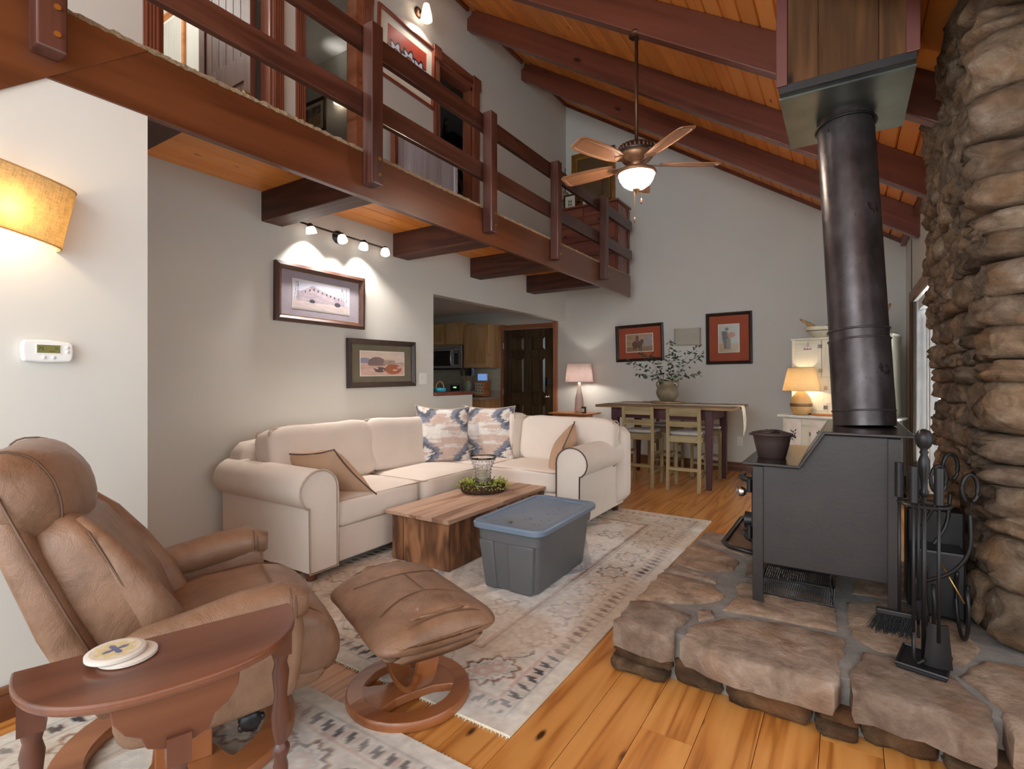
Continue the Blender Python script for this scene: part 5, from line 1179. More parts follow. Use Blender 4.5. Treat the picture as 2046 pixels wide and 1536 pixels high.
# ---------------- thermostat, switch, outlet ----------------
def text_mesh(s_, size, name, mat, par, loc, rot):
    cu = bpy.data.curves.new('txt', 'FONT'); cu.body = s_; cu.size = size; cu.extrude = .0002; ob = bpy.data.objects.new('txt', cu); C.objects.link(ob)
    bpy.context.view_layer.update(); me = bpy.data.meshes.new_from_object(ob.evaluated_get(bpy.context.evaluated_depsgraph_get())); bpy.data.objects.remove(ob)
    me.materials.clear(); me.materials.append(MT[mat]); o = bpy.data.objects.new(name, me); C.objects.link(o); o.parent = par; o.location = loc; o.rotation_euler = rot; return o
th = thing('thermostat', 'white digital thermostat showing 75 on the stair wall', 'thermostat', (XT+.001, .708, 1.333), LW)
pr_ = [(-.074, -.03), (-.07, -.041), (0, -.044), (.068, -.041), (.074, -.025), (.0765, 0), (.074, .025), (.066, .034), (0, .041), (-.07, .038), (-.076, .02), (-.077, 0)]
MB().prism([(x, z) for x, z in pr_], -.026, 0, 'y').build('case', 'white_plastic', th, bevel=.007, seg=3)
B(-.037, .037, -.0275, -.026, -.012, .024).build('display_bezel', 'white_plastic', th); B(-.034, .034, -.0282, -.0272, -.009, .021).build('display', 'lcd_olive', th)
text_mesh('75', .018, 'digits', 'ink_olive', th, (-.031, -.0284, .001), (PI/2, 0, 0)); text_mesh('75', .012, 'digits', 'ink_olive', th, (.017, -.0284, .004), (PI/2, 0, 0))
B(.002, .018, -.0285, -.0281, -.003, -.0015).build('display_bar', 'ink_olive', th)
for x, z in ((.056, .014), (.056, -.003), (-.014, -.026), (.014, -.026)): MB().lathe([(.0065, 0), (.006, .003), (.002, .004)], n=12).xf(Matrix.Translation((x, -.026, z)) @ Matrix.Rotation(PI/2, 4, 'X')).build('button', 'alum', th, smooth=True)
def plate(name, label, loc, rz, kind):
    t = thing(name, label, 'switch' if kind == 's' else 'outlet', loc, rz); B(-.06 if kind == 's' else -.036, .06 if kind == 's' else .036, -.006, 0, -.06, .06).build('cover_plate', 'white_plastic', t, bevel=.003)
    for x in ((-.023, .023) if kind == 's' else (0,)):
        if kind == 's': B(x-.005, x+.005, -.016, -.006, -.002, .014).build('toggle', 'white_plastic', t, bevel=.002)
        else:
            for z in (-.02, .02): B(-.014, .014, -.008, -.006, z-.013, z+.013).build('socket', 'enamel', t, bevel=.003)
plate('light_switch', 'white double light switch beside the kitchen opening', (XL+.001, 4.07, 1.225), LW, 's'); plate('wall_outlet', 'white wall outlet low on the back wall by the table runner', (-1.17, YB-.001, .40), 0, 'o')
# ---------------- counter-height table and stools ----------------
tb = thing('dining_table', 'counter-height farm table with a rustic plank top and maroon legs', 'table', (-1.8, 6.35, 0))
ax0, ax1, ay0, ay1, az = -2.56, -1.0, 5.86, 6.88, .91
n = 5
for i in range(n): w_ = (ay1-ay0)/n; B(ax0, ax1, ay0+i*w_+.001, ay0+(i+1)*w_-.001, az-.03, az+random.uniform(-.001, .001)).build('top_plank', 'rustic_top', tb, w=True, bevel=.003)
for y in (5.94, 6.78): B(-2.35, -1.26, y, y+.022, az-.15, az-.031).build('apron', 'maroon', tb, w=True, bevel=.002)
for x in (-2.36, -1.25): B(x-.011, x+.011, 5.96, 6.78, az-.15, az-.031).build('apron', 'maroon', tb, w=True, bevel=.002)
for x in (-2.34, -1.26):
    for y in (5.965, 6.765):
        m = MB(); R = [[(x+sx*h_, y+sy*h_, z) for sx, sy in ((-1, -1), (1, -1), (1, 1), (-1, 1))] for z, h_ in ((0, .026), (az-.15, .04), (az-.031, .04))]; m.rings(R).build('leg', 'maroon_leg', tb, w=True, bevel=.004)
rn = thing('table_runner', 'pale lace table runner hanging over the table end', 'runner', (-1.5, 6.4, az+.003))
m = MB(); pth = [(-2.5, az+.003)]+[(x, az+.003) for x in np.linspace(-2.4, -1.0, 12)]+[(-.985, az-.004), (-.975, az-.05), (-.965, az-.15), (-.965, az-.25), (-.975, az-.33)]
for k, (x, z) in enumerate(pth):
    sc_ = .5 if k == len(pth)-1 else (.8 if k == len(pth)-2 else 1)
    m.v += [(x+.006*math.sin(j*1.9)*(k > 12), 6.38+(-1+2*j/8)*.17*sc_*(1 if k < 13 else .55), z) for j in range(9)]
m.f = [(k*9+j, k*9+j+1, (k+1)*9+j+1, (k+1)*9+j) for k in range(len(pth)-1) for j in range(8)]
o = m.build('cloth', 'lace_cream', rn, w=True, smooth=True); q = o.modifiers.new('s', 'SOLIDIFY'); q.thickness = .003
def stool(loc, rz, label):
    t = thing('counter_stool', label, 'stool', loc, rz, None)   # local: back at -y, seat toward +y
    hw, hd = .185, .18
    for sx in (-1, 1):
        m = MB(); R = [[(sx*(hw-.02)+a, y+b, z) for a, b in ((-.018, -.016), (.018, -.016), (.018, .016), (-.018, .016))] for z, y in ((0, -hd-.02), (.55, -hd), (.905, -hd-.035))]; m.rings(R).build('back_post', 'stool_z', t, bevel=.003)
        B(sx*(hw-.02)-.018, sx*(hw-.02)+.018, hd-.032, hd, 0, .57).build('leg', 'stool_z', t, bevel=.003)
        for z in (.16, .36): B(sx*(hw-.02)-.010, sx*(hw-.02)+.010, -hd, hd-.03, z, z+.03).build('side_stretcher', 'stool_y', t, bevel=.002)
        B(sx*(hw-.02)-.011, sx*(hw-.02)+.011, -hd+.01, hd-.03, .53, .585).build('seat_rail', 'stool_y', t)
    for z in (.22,): B(-hw+.03, hw-.03, -hd-.022, -hd-.002, z, z+.035).build('stretcher', 'stool_x', t, bevel=.002)
    B(-hw+.03, hw-.03, hd-.026, hd-.008, .16, .19).build('stretcher', 'stool_x', t, bevel=.002)
    B(-hw+.03, hw-.03, -hd-.018, -hd+.006, .53, .59).build('seat_rail', 'stool_x', t, bevel=.002); B(-hw+.03, hw-.03, hd-.03, hd-.005, .53, .585).build('seat_rail', 'stool_x', t, bevel=.002)
    B(-hw+.02, hw-.02, -hd+.01, hd-.003, .585, .60).build('seat', 'stool_x', t, bevel=.004)
    for z0, z1 in ((.815, .90), (.70, .76)): 
        m = MB(); R = [[(x, y0+.022*(1-(x/hw)**2)*-1, z) for y0, z in ((-hd-.03, z0), (-hd-.014, z0), (-hd-.016, z1), (-hd-.032, z1))] for x in np.linspace(-hw+.03, hw-.03, 9)]; m.rings(R).build('back_slat', 'stool_x', t, bevel=.002)
    MB().softbox((0, 0, .622), (hw-.015, hd-.012, .022), e=.35, n=7, bulge=.3).build('seat_pad', 'cushion_grey', t, smooth=True)
    for sx in (-1, 1): MB().tube([(sx*(hw-.03), -hd+.02, .62), (sx*(hw+.005), -hd-.01, .615), (sx*(hw-.03), -hd-.03, .60), (sx*(hw-.06), -hd-.01, .54)], .004, 5).build('pad_tie', 'rope', t, smooth=True)
    return t
stool((-1.99, 5.95, 0), .0, 'weathered wood counter stool on the sofa side, next to the sectional')
stool((-1.488, 5.95, 0), .02, 'weathered wood counter stool on the sofa side, next to the table end')
stool((-1.99, 6.84, 0), PI, 'weathered wood counter stool on the wall side of the table, farther from the stove'); stool((-1.45, 6.84, 0), PI, 'weathered wood counter stool on the wall side of the table, closer to the stove')
# tray, jug and olive branches
ty = thing('wooden_tray', 'rustic oval dough-board tray under the clay jug', 'tray', (-1.84, 6.37, az+.006))
MB().rings([[(a*math.cos(t_)*k, b*math.sin(t_)*k, z) for t_ in np.linspace(0, 2*PI, 30, endpoint=False)] for a, b, k, z in ((.2, .13, .9, 0), (.2, .13, 1, .012), (.2, .13, 1, .028), (.2, .13, .93, .03), (.2, .13, .88, .014), (.2, .13, .2, .012))]).build('bowl', 'rustic_top', ty, smooth=True, auto=45); B(-.30, -.17, -.025, .025, .012, .024).build('handle', 'rustic_top', ty, bevel=.006)
jg = thing('clay_jug', 'round two-handled clay jug on the dining table', 'jug', (-1.83, 6.36, az+.0205))
MB().lathe([(.05, 0), (.075, .012), (.12, .075), (.135, .125), (.12, .175), (.085, .21), (.068, .225), (.07, .245), (.082, .262), (.076, .264), (.06, .245), (.06, .22)], n=40).build('body', 'pottery', jg, smooth=True)
for sg in (-1, 1): MB().tube([(sg*.07, 0, .248), (sg*.105, 0, .262), (sg*.128, 0, .24), (sg*.13, 0, .205), (sg*.112, 0, .18)], .010, 8).build('handle', 'pottery', jg, smooth=True)
br = thing('olive_branches', 'bunch of leafy olive branches standing in the clay jug', 'foliage', (-1.83, 6.36, az+.12))
lf = bpy.data.meshes.new('leaf'); lf.from_pydata([(0, 0, 0), (.014, .026, .004), (0, .062, 0), (-.014, .026, .004), (0, .028, -.003)], [], [(0, 1, 4), (1, 2, 4), (2, 3, 4), (3, 0, 4)]); lf.materials.append(MT['leaf_dark'])
nl = 0
for k, (dx, dz, dy) in enumerate(((-.46, .26, -.05), (-.34, .36, .08), (-.16, .34, -.12), (.02, .50, .05), (.13, .36, -.1), (.34, .42, .02), (.42, .34, -.08), (.36, .10, .06), (-.36, .12, -.1))):
    p = openp3([(0, 0, 0), (dx*.16, dy*.2, .16), (dx*.55, dy*.6, .16+dz*.6), (dx, dy, .14+dz)]); MB().tube(p, [max(.0012, .004*(1-i/len(p))) for i in range(len(p))], 5).build('twig', 'twig', br)
    for i in range(30):
        f_ = .3+.7*i/29; idx = f_*(len(p)-1); a = p[int(idx)].lerp(p[min(len(p)-1, int(idx)+1)], idx % 1)
        o = bpy.data.objects.new('leaf', lf); C.objects.link(o); o.parent = br; j = random.uniform(0, .055); th_ = random.uniform(0, 2*PI)
        o.location = a+Vector((j*math.cos(th_), j*math.sin(th_)*.6, random.uniform(-.03, .04))); o.rotation_euler = (random.uniform(-1, 1), random.uniform(-1, 1), random.uniform(0, 6.28)); sc_ = random.uniform(.7, 1.25); o.scale = (sc_, sc_, sc_)
# ---------------- end table and pink lamp ----------------
et = thing('end_table', 'small orange wood end table behind the sofa corner', 'side table', (-3.36, 6.98, 0))
B(-.34, .30, -.22, .24, .70, .722).build('top', 'orange_wood', et, bevel=.005); B(-.24, .2, -.15, .16, .63, .70).build('apron', 'orange_wood', et)
for sx in (-1, 1):
    for sy in (-1, 1): MB().cyl((sx*.25-.02, sy*.17, 0), (sx*.2-.02, sy*.13, .70), .012, .022, n=10).build('leg', 'orange_wood', et, smooth=True)
def lamp(name, label, loc, prof, bmat, shade_, sz, smat, power, col, band=None):
    t = thing(name, label, 'lamp', loc); MB().lathe(prof, n=36).build('base', bmat, t, smooth=True)
    if band: MB().lathe(band, n=36, caps=False).build('band', 'gourd_band', t, smooth=True)
    r0, r1, z0, z1 = shade_; MB().lathe([(r0, z0), (r1, z1), (r1-.003, z1), (r0-.003, z0)], n=40, caps=False).build('shade', smat, t, smooth=True, auto=60)
    for r, z in ((r0, z0), (r1, z1)): MB().tube([(r*math.cos(a), r*math.sin(a), z) for a in np.linspace(0, 2*PI, 32, endpoint=False)], .003, 5, True).build('hem', smat, t)
    MB().cyl((0, 0, prof[-1][1]), (0, 0, z1-.03), .006, n=8).build('harp', 'brass', t); MB().softbox((0, 0, (z0+z1)/2), (.03, .03, .045), e=1, n=5).build('bulb', 'bulb_glow', t, smooth=True)
    q = light(name+'_bulb', 'POINT', (0, 0, 0), power*1.3, col, .03); q.parent = t; q.location = (0, 0, (z0+z1)/2-.075)
lamp('table_lamp', 'white bottle-shaped lamp with a pinkish woven shade on the end table', (-3.32, 7.02, .722), [(.06, 0), (.068, .01), (.07, .06), (.06, .2), (.038, .3), (.024, .38), (.022, .43), (.016, .44)], 'ceramic_pink', (.205, .175, .45, .72), 1, 'shade_pink', 4, SOFT)
cj = thing('candle_jar', 'small dark candle jar at the foot of the pink-shaded lamp', 'candle', (-3.18, 6.88, .722)); MB().lathe([(.03, 0), (.034, .004), (.034, .09), (.03, .095)], n=20).build('jar', 'frame_dark', cj, smooth=True, auto=40); B(-.02, .02, -.036, -.034, .02, .07).build('paper_label', 'cream', cj)
# ---------------- hoosier cabinet ----------------
HA = -math.radians(18)
hz = thing('kitchen_hutch', 'cream painted antique hutch with doors set across the back corner', 'cabinet', (-.135, 6.343, 0), HA)   # local: front centre at origin, +y back
def hb(name, x0, x1, y0, y1, z0, z1, mat='hoosier', par=None, bev=.004): return B(x0, x1, y0, y1, z0, z1).build(name, mat, par or hz, bevel=bev)
hb('base_body', -.49, .49, .03, .54, .10, .80); hb('counter', -.53, .53, -.02, .56, .80, .825, 'enamel'); hb('upper_body', -.475, .475, .24, .54, .95+.0, 1.66); hb('back_body', -.475, .475, .26, .54, .825, .95)
for x0 in (-.475, .45): hb('side_panel', x0, x0+.025, .22, .54, .825, 1.66)
hb('cornice', -.485, .485, .215, .55, 1.655, 1.675)
for sx in (-.45, .40):
    for y in (.06, .46): hb('leg', sx, sx+.05, y, y+.05, 0, .10)
def hdoor(x0, x1, z0, z1, y):
    d_ = hb('door', x0, x1, y-.018, y, z0, z1); c_ = Vector(((x0+x1)/2, y-.009, (z0+z1)/2))
    q = B(x0+.03, x1-.03, y-.021, y-.017, z0+.03, z1-.03).build('panel_bead', 'hoosier', d_, bevel=.006); q.location = q.location-c_
    for zz in (z0+.07, z1-.07): q = B(x1-.028, x1+.01, y-.024, y-.018, zz-.02, zz+.02).build('hinge', 'chrome', d_); q.location = q.location-c_
hdoor(-.465, -.17, 1.24, 1.645, .24); hdoor(-.16, .16, 1.24, 1.645, .24); hdoor(.17, .46, 1.24, 1.645, .24); hdoor(-.465, -.12, .84, 1.19, .26)
for x0 in (-.105,): 
    for i in range(17): z0 = .85+i*.02; hb('tambour_slat', x0, .44, .243, .255, z0, z0+.017, bev=.005)
hb('tambour_frame', -.118, .455, .245, .26, .835, 1.2)
for x0, x1 in ((-.47, -.18), (-.16, .14), (.16, .46)): hdoor(x0, x1, .14, .70, .03)
hb('drawer', -.47, .46, .012, .03, .72, .785); 
for k, x0 in enumerate((-.36, -.11)):
    tw = tag(B(-.075, .075, -.004, .004, -.16, .16).build('tea_towel', 'towel'), 'cream tea towel with a dark sprig print, %s, on the hutch front' % ('left one' if k == 0 else 'right one'), 'towel'); tw.parent = None
    tw.matrix_world = Matrix.Translation((-.135, 6.343, 0)) @ Matrix.Rotation(HA, 4, 'Z') @ Matrix.Translation((x0, -.004, .62))
    for j in range(9):
        a = random.uniform(-1, 1); q = MB().softbox((0, 0, 0), (.007, .001, .014), e=1, n=2).build('sprig', 'ink', tw); q.location = (a*.03, -.0045, -.06+j*.012+.01*random.random()); q.rotation_euler = (0, a, 0)
    q = MB().cyl((0, -.0045, -.09), (0, -.0045, .04), .0015, n=4).build('stem', 'ink', tw)
sg = thing('door_tag', 'small red and white hanging tag on the hutch door', 'sign', (-.135, 6.343, 0), HA); B(-.345, -.255, .212, .219, 1.53, 1.58).build('tag_board', 'enamel', sg, bevel=.003); MB().tube([(-.31, .214, 1.58), (-.30, .214, 1.63), (-.29, .214, 1.58)], .002, 4).build('string', 'red_print', sg)
for j in range(5): B(-.34+j*.017, -.332+j*.017, .210, .2125, 1.538, 1.565-.006*(j % 2)).build('lettering', 'red_print', sg)
def hl(x, y, z): v = Matrix.Rotation(HA, 4, 'Z') @ Vector((x, y, 0)); return (v.x-.135, v.y+6.343, z)
lamp('gourd_lamp', 'striped wooden gourd lamp with a linen shade on the hutch counter', hl(-.33, .11, .825), [(.07, 0), (.085, .01), (.108, .08), (.11, .12), (.09, .19), (.05, .25), (.028, .285), (.02, .30), (.012, .31)], 'gourd', (.185, .13, .265, .52), 1, 'shade_linen', 3, WARM, [(.1075, .09), (.1115, .10), (.1115, .12), (.108, .128)])
ph = thing('cutting_board', 'flat wooden cutting board lying on the hutch counter', 'board', hl(-.05, .1, .826), HA); B(-.16, .12, -.05, .05, 0, .022).build('board', 'orange_wood', ph, bevel=.006); MB().cyl((-.16, 0, .011), (-.27, 0, .011), .008, n=8).build('handle', 'iron_black', ph)
bw_ = thing('mixing_bowl', 'cream stoneware bowl with a dark band on top of the hutch', 'bowl', hl(-.235, .39, 1.676)); MB().lathe([(.065, 0), (.07, .005), (.12, .06), (.155, .105), (.16, .125), (.155, .128), (.148, .12), (.11, .06), (.06, .012)], n=40).build('bowl', 'cream', bw_, smooth=True); MB().lathe([(.134, .078), (.137, .079), (.141, .084), (.139, .087)], n=40, caps=False).build('band', 'blue_band', bw_, smooth=True)
def pin(loc, d, label, mat, L_=.36, r=.024):
    t = thing('rolling_pin', label, 'rolling pin', loc); D = Vector(d).normalized(); Q = D.to_track_quat('Z', 'Y').to_matrix().to_4x4()
    MB().lathe([(r*.9, .09), (r, .1), (r, L_-.09), (r*.9, L_-.08)], n=18).xf(Q).build('roller', mat, t, smooth=True, auto=40)
    for z0, z1 in ((0, .09), (L_-.08, L_+.01)): MB().lathe([(.007, z0), (.013, z0+.015), (.015, z0+.05), (.009, z1)], n=14).xf(Q).build('handle', mat, t, smooth=True)
b0 = Vector(hl(-.235, .39, 1.676))
pin(b0+Vector((.05, .0, .05)), (-.9, .05, .62), 'pale rolling pin leaning left out of the stoneware bowl', 'pale_wood', .30); pin(b0+Vector((.02, .05, .05)), (-.75, .2, .66), 'short pale rolling pin behind another in the bowl', 'pale_wood', .24, .02)
pin(b0+Vector((-.04, 0, .05)), (.85, .02, .58), 'reddish rolling pin leaning right out of the bowl', 'cherry', .36)
ck = thing('utensil_crock', 'pale crock holding rolling pins on top of the hutch', 'crock', hl(.30, .39, 1.676)); MB().lathe([(.065, 0), (.07, .006), (.07, .16), (.074, .165), (.066, .165), (.062, .15), (.06, .01)], n=32).build('crock', 'crock_pale', ck, smooth=True, auto=50)
c0 = Vector(hl(.30, .39, 1.676)); pin(c0+Vector((-.02, .0, .02)), (.32, 0, 1), 'pale rolling pin standing in the crock', 'pale_wood', .33, .026); pin(c0+Vector((-.01, -.03, .02)), (.42, .1, 1), 'brown rolling pin standing in the crock', 'gourd_wood', .32, .02)
# ---------------- kitchen ----------------
KB = YB
def shaker(par, x0, x1, z0, z1, y, mat='oak_cab', hand=None):
    d_ = B(x0, x1, y-.02, y, z0, z1).build('door', mat, par, w=True, bevel=.003); c_ = Vector(((x0+x1)/2, y-.01, (z0+z1)/2)); iw = .055
    for nm, bx in (('panel', (x0+iw, x1-iw, y-.024, y-.02, z0+iw, z1-iw)),): q = B(*bx).build(nm, mat, d_, bevel=.006); q.location = q.location-c_
    for bx in ((x0+iw-.012, x0+iw-.006, y-.0215, y-.019, z0+iw, z1-iw), (x1-iw+.006, x1-iw+.012, y-.0215, y-.019, z0+iw, z1-iw), (x0+iw, x1-iw, y-.0215, y-.019, z0+iw-.012, z0+iw-.006), (x0+iw, x1-iw, y-.0215, y-.019, z1-iw+.006, z1-iw+.012)): q = B(*bx).build('bead', mat, d_); q.location = q.location-c_
    return d_
yf = KB-.32
uc = thing('wall_cabinet', 'large oak wall cabinet beside the dark entry door', 'cabinet', (-5.2, KB-.16, 1.4)); B(-5.50, -4.97, yf, KB, 1.40, 2.13).build('body', 'oak_cab', uc, w=True, bevel=.002); shaker(uc, -5.485, -4.985, 1.415, 2.115, yf)
uc = thing('wall_cabinet', 'small double-door oak cabinet above the microwave', 'cabinet', (-5.9, KB-.16, 1.8)); B(-6.26, -5.505, yf-.02, KB, 1.80, 2.19).build('body', 'oak_cab', uc, w=True, bevel=.002); shaker(uc, -6.24, -5.90, 1.815, 2.175, yf-.02); shaker(uc, -5.865, -5.525, 1.815, 2.175, yf-.02)
mw = thing('microwave', 'stainless over-the-range microwave with dark glass door', 'microwave', (-5.9, KB-.2, 1.38)); ym = KB-.40
B(-6.26, -5.505, ym, KB, 1.40, 1.795).build('case', 'steel', mw, w=True, bevel=.004); B(-6.25, -5.51, ym-.004, KB, 1.375, 1.40).build('underside', 'black_plastic', mw, w=True); B(-6.24, -5.73, ym-.012, ym, 1.44, 1.70).build('door_glass', 'dark_glass', mw, w=True); B(-5.65, -5.56, ym-.008, ym, 1.46, 1.70).build('keypad', 'black_plastic', mw, w=True); B(-5.63, -5.58, ym-.010, ym-.008, 1.66, 1.685).build('clock_display', 'screen_blue', mw, w=True); B(-6.255, -5.51, ym-.004, ym, 1.73, 1.735).build('vent_line', 'black_plastic', mw, w=True)
MB().tube(openp3([(-5.70, ym, 1.43), (-5.70, ym-.035, 1.47), (-5.70, ym-.045, 1.575), (-5.70, ym-.035, 1.68), (-5.70, ym, 1.72)]), .012, 8).build('handle', 'chrome', mw, w=True, smooth=True)
rg = thing('kitchen_range', 'stainless kitchen range with a black clock panel behind the bar ledge', 'range', (-5.9, KB-.33, 0)); B(-6.26, -5.505, KB-.65, KB, 0, .90).build('body', 'steel', rg, w=True); B(-6.27, -5.5, KB-.66, KB, .90, .915).build('cooktop', 'black_plastic', rg, w=True)
B(-6.26, -5.505, KB-.09, KB, .915, 1.13).build('control_panel', 'steel', rg, w=True, bevel=.01); B(-5.99, -5.78, KB-.094, KB-.09, .99, 1.10).build('clock_panel', 'black_plastic', rg, w=True); B(-5.92, -5.85, KB-.096, KB-.094, 1.05, 1.075).build('clock_digits', 'clock_green', rg, w=True)
for x in (-6.19, -6.11, -5.67, -5.59): MB().cyl((x, KB-.09, 1.045), (x, KB-.115, 1.045), .024, n=16).build('burner_knob', 'black_plastic', rg, w=True)
bc = thing('base_cabinet', 'oak base cabinet beside the entry door', 'cabinet', (-5.2, KB-.3, 0)); B(-5.495, -4.97, KB-.6, KB, 0, .875).build('body', 'oak_cab', bc, w=True, bevel=.002); B(-5.48, -5.0, KB-.62, KB-.6, .70, .85).build('drawer', 'oak_cab_x', bc, w=True, bevel=.004); shaker(bc, -5.48, -5.0, .12, .68, KB-.6)
ct = thing('countertop', 'beige laminate countertop with a low backsplash in the kitchen', 'countertop', (-5.2, KB-.3, .875)); B(-5.50, -4.955, KB-.63, KB, .876, .912).build('slab', 'counter', ct, w=True, bevel=.004); B(-5.50, -4.955, KB-.02, KB-.0085, .912, 1.02).build('upstand', 'counter', ct, w=True)
bs = struct('trim_11', (-5.6, KB, 1.1))
for r_ in range(9):
    z0 = .92+r_*.052; off = (r_ % 2)*.075
    for k in range(10):
        x0 = -6.4+k*.15+off; x1 = min(x0+.148, -4.96)
        if x1 > x0: B(x0, x1, KB-.008, KB, z0, z0+.05).build('tile', 'tile', bs, w=True)
# counter objects
vz = thing('utensil_vase', 'green ceramic vase of dark kitchen utensils on the counter', 'vase', (-5.37, KB-.40, .912)); MB().lathe([(.055, 0), (.05, .02), (.06, .10), (.085, .17), (.08, .22), (.055, .25), (.06, .27), (.05, .27), (.045, .24)], n=28).build('vase', 'vase_green', vz, smooth=True)
for dx, dy, w_, mt in ((-.11, 0, .03, 'leaf_dark'), (-.03, .02, .04, 'ink'), (.05, 0, .045, 'black_plastic'), (.11, .01, .035, 'screen_blue')):
    MB().cyl((dx*.2, dy, .1), (dx*.8, dy, .36), .006, n=6).build('utensil_handle', 'pale_wood', vz); MB().softbox((dx, dy, .42), (w_, .006, .07), e=.7, n=4).build('utensil_head', mt, vz, smooth=True)
sd = thing('spice_chest', 'small orange wood chest of patterned tile drawers on the counter', 'spice chest', (-5.14, KB-.30, .912)); B(-.10, .10, -.07, .09, .02, .25).build('case', 'orange_wood', sd, bevel=.003); B(-.115, .115, -.08, .10, .25, .265).build('top', 'orange_wood', sd)
for i in range(3):
    for j in range(2): d_ = B(-.085+i*.058, -.033+i*.058, -.078, -.07, .05+j*.1, .135+j*.1).build('tile_drawer', 'tile', sd); MB().softbox((0, 0, 0), (.012, .002, .016), e=1, n=3).build('tile_motif', ('ink', 'teal', 'red_print')[(i+j) % 3], d_).location = (0, -.005, 0)
for sx in (-1, 1): B(sx*.085-.01, sx*.085+.01, -.06, -.04, 0, .02).build('foot', 'orange_wood', sd)
tv = thing('small_screen', 'small bright tablet standing on the spice chest', 'tablet', (-5.13, KB-.28, 1.178)); B(-.105, .105, -.02, .0, 0, .13).build('case', 'white_plastic', tv, bevel=.012); B(-.092, .092, -.0225, -.02, .012, .118).build('screen', 'tablet_glow', tv)
lg = thing('bar_ledge', 'dark cherry wood ledge capping the half wall to the kitchen', 'ledge', (XL-.06, 4.58, 1.035)); B(XL-.20, XL+.03, 4.245, 4.955, 1.036, 1.075).build('ledge_board', 'cherry_y', lg, w=True, bevel=.006)
bk = thing('small_basket', 'teal bowl with a wicker handle on the bar ledge', 'basket', (XL-.03, 4.38, 1.0755)); MB().lathe([(.05, 0), (.068, .01), (.072, .045), (.066, .047), (.06, .012)], n=24).build('bowl', 'teal', bk, smooth=True); MB().tube([(0, .066*math.cos(a), .04+.075*math.sin(a)) for a in np.linspace(0, PI, 16)], .006, 6).build('handle', 'wicker', bk, smooth=True)
# ---------------- loft furnishings ----------------
cd_ = thing('chest_of_drawers', 'reddish cherry chest of drawers at the end of the loft', 'chest', (-3.16, 7.1, 2.675))
B(-.52, .48, -.22, .27, .05, 1.02).build('carcass', 'cherry', cd_, bevel=.004); B(-.55, .51, -.25, .275, 1.02, 1.05).build('top', 'cherry', cd_, bevel=.008); B(-.50, .46, -.21, -.20, 1.05, 1.06).build('back_ledge', 'cherry', cd_)
for sx in (-.52, .43):
    for sy in (-.22, .22): B(sx, sx+.05, sy, sy+.05, 0, .05).build('foot', 'cherry', cd_)
for x0, x1 in ((.44, .482),): B(.478, .49, -.20, -.13, .08, 1.0).build('side_stile', 'cherry', cd_); B(.478, .49, .19, .26, .08, 1.0).build('side_stile', 'cherry', cd_)
for z0 in (.08, .30, .52, .74, .88):
    hgt = .205 if z0 < .7 else .125
    for a, b in (((-.50, .46),) if z0 < .7 else ((-.50, -.03), (-.01, .46))):
        d_ = B(a, b, -.235, -.22, z0, z0+hgt).build('drawer', 'cherry', cd_, bevel=.005); L_ = b-a
        for k in ((-.3*L_, .3*L_) if L_ > .6 else (0,)): MB().lathe([(.008, 0), (.007, .012), (.014, .02), (.010, .028)], n=12).xf(Matrix.Translation((k, -.0075, 0)) @ Matrix.Rotation(PI/2, 4, 'X')).build('knob', 'knob_dark', d_, smooth=True)
zt2 = 2.675+1.05
framed('small dark framed cactus print standing on the loft chest', (-3.48, 7.05, zt2+.125), 0, .20, .25, .02, 'frame_brown', 'mat_cream', cacti, .12, .16, 30)
framed('small pale unframed card standing behind the cactus print on the chest', (-3.24, 7.18, zt2+.115), 0, .17, .22, .008, 'paper_white', 'paper_white', pale, .12, .16, 20)
vb = thing('berry_vase', 'bronze vase with red berry twigs on the loft chest', 'vase', (-2.98, 7.08, zt2+.001)); MB().lathe([(.03, 0), (.045, .03), (.04, .09), (.022, .13), (.028, .15)], n=20).build('vase', 'bronze_light', vb, smooth=True)
for k in range(9):
    a = random.uniform(0, 6.28); r = random.uniform(.04, .15); h_ = random.uniform(.28, .5); p = [(0, 0, .12), (r*.4*math.cos(a), r*.2*math.sin(a), .12+h_*.5), (r*math.cos(a), r*.4*math.sin(a), .12+h_)]; MB().tube(p, .002, 4).build('twig', 'twig', vb); m = MB()
    for j in range(7): q = Vector(p[1]).lerp(Vector(p[2]), j/6); m.softbox((q.x+random.uniform(-.012, .012), q.y, q.z), (.008, .008, .008), e=1, n=2)
    m.build('berries', 'red_berry', vb, smooth=True)
wl = thing('candlestick_lamp', 'thin dark lamp with a small cream shade on the loft chest', 'lamp', (-3.60, 7.12, zt2+.001)); MB().cyl((0, 0, .0), (0, 0, .70), .006, n=8).build('stem', 'iron_black', wl); MB().cyl((0, 0, 0), (0, 0, .015), .05, n=20).build('foot', 'iron_black', wl); MB().lathe([(.08, .20), (.07, .28), (.035, .33), (.032, .33), (.067, .28), (.077, .20)], n=24, caps=False).build('shade', 'shade_linen', wl, smooth=True)
# weathered board panel leaning on the loft wall
wp = thing('plank_headboard', 'weathered grey and white plank panel leaning against the loft wall', 'headboard', (XL+.10, 4.0, 2.675)); 
ys = np.linspace(3.60, 4.46, 10)
for a, b in zip(ys[:-1], ys[1:]): B(XL+.08, XL+.105, a+.001, b-.001, 2.675, 3.60).build('plank', 'weathered', wp, w=True, bevel=.003)
B(XL+.06, XL+.13, 3.55, 4.50, 3.60, 3.66).build('top_rail', 'weathered_y', wp, w=True, bevel=.004)
for y in (3.55, 4.455): B(XL+.065, XL+.125, y, y+.045, 2.675, 3.60).build('stile', 'trim_z' if y < 4 else 'weathered', wp, w=True, bevel=.003)
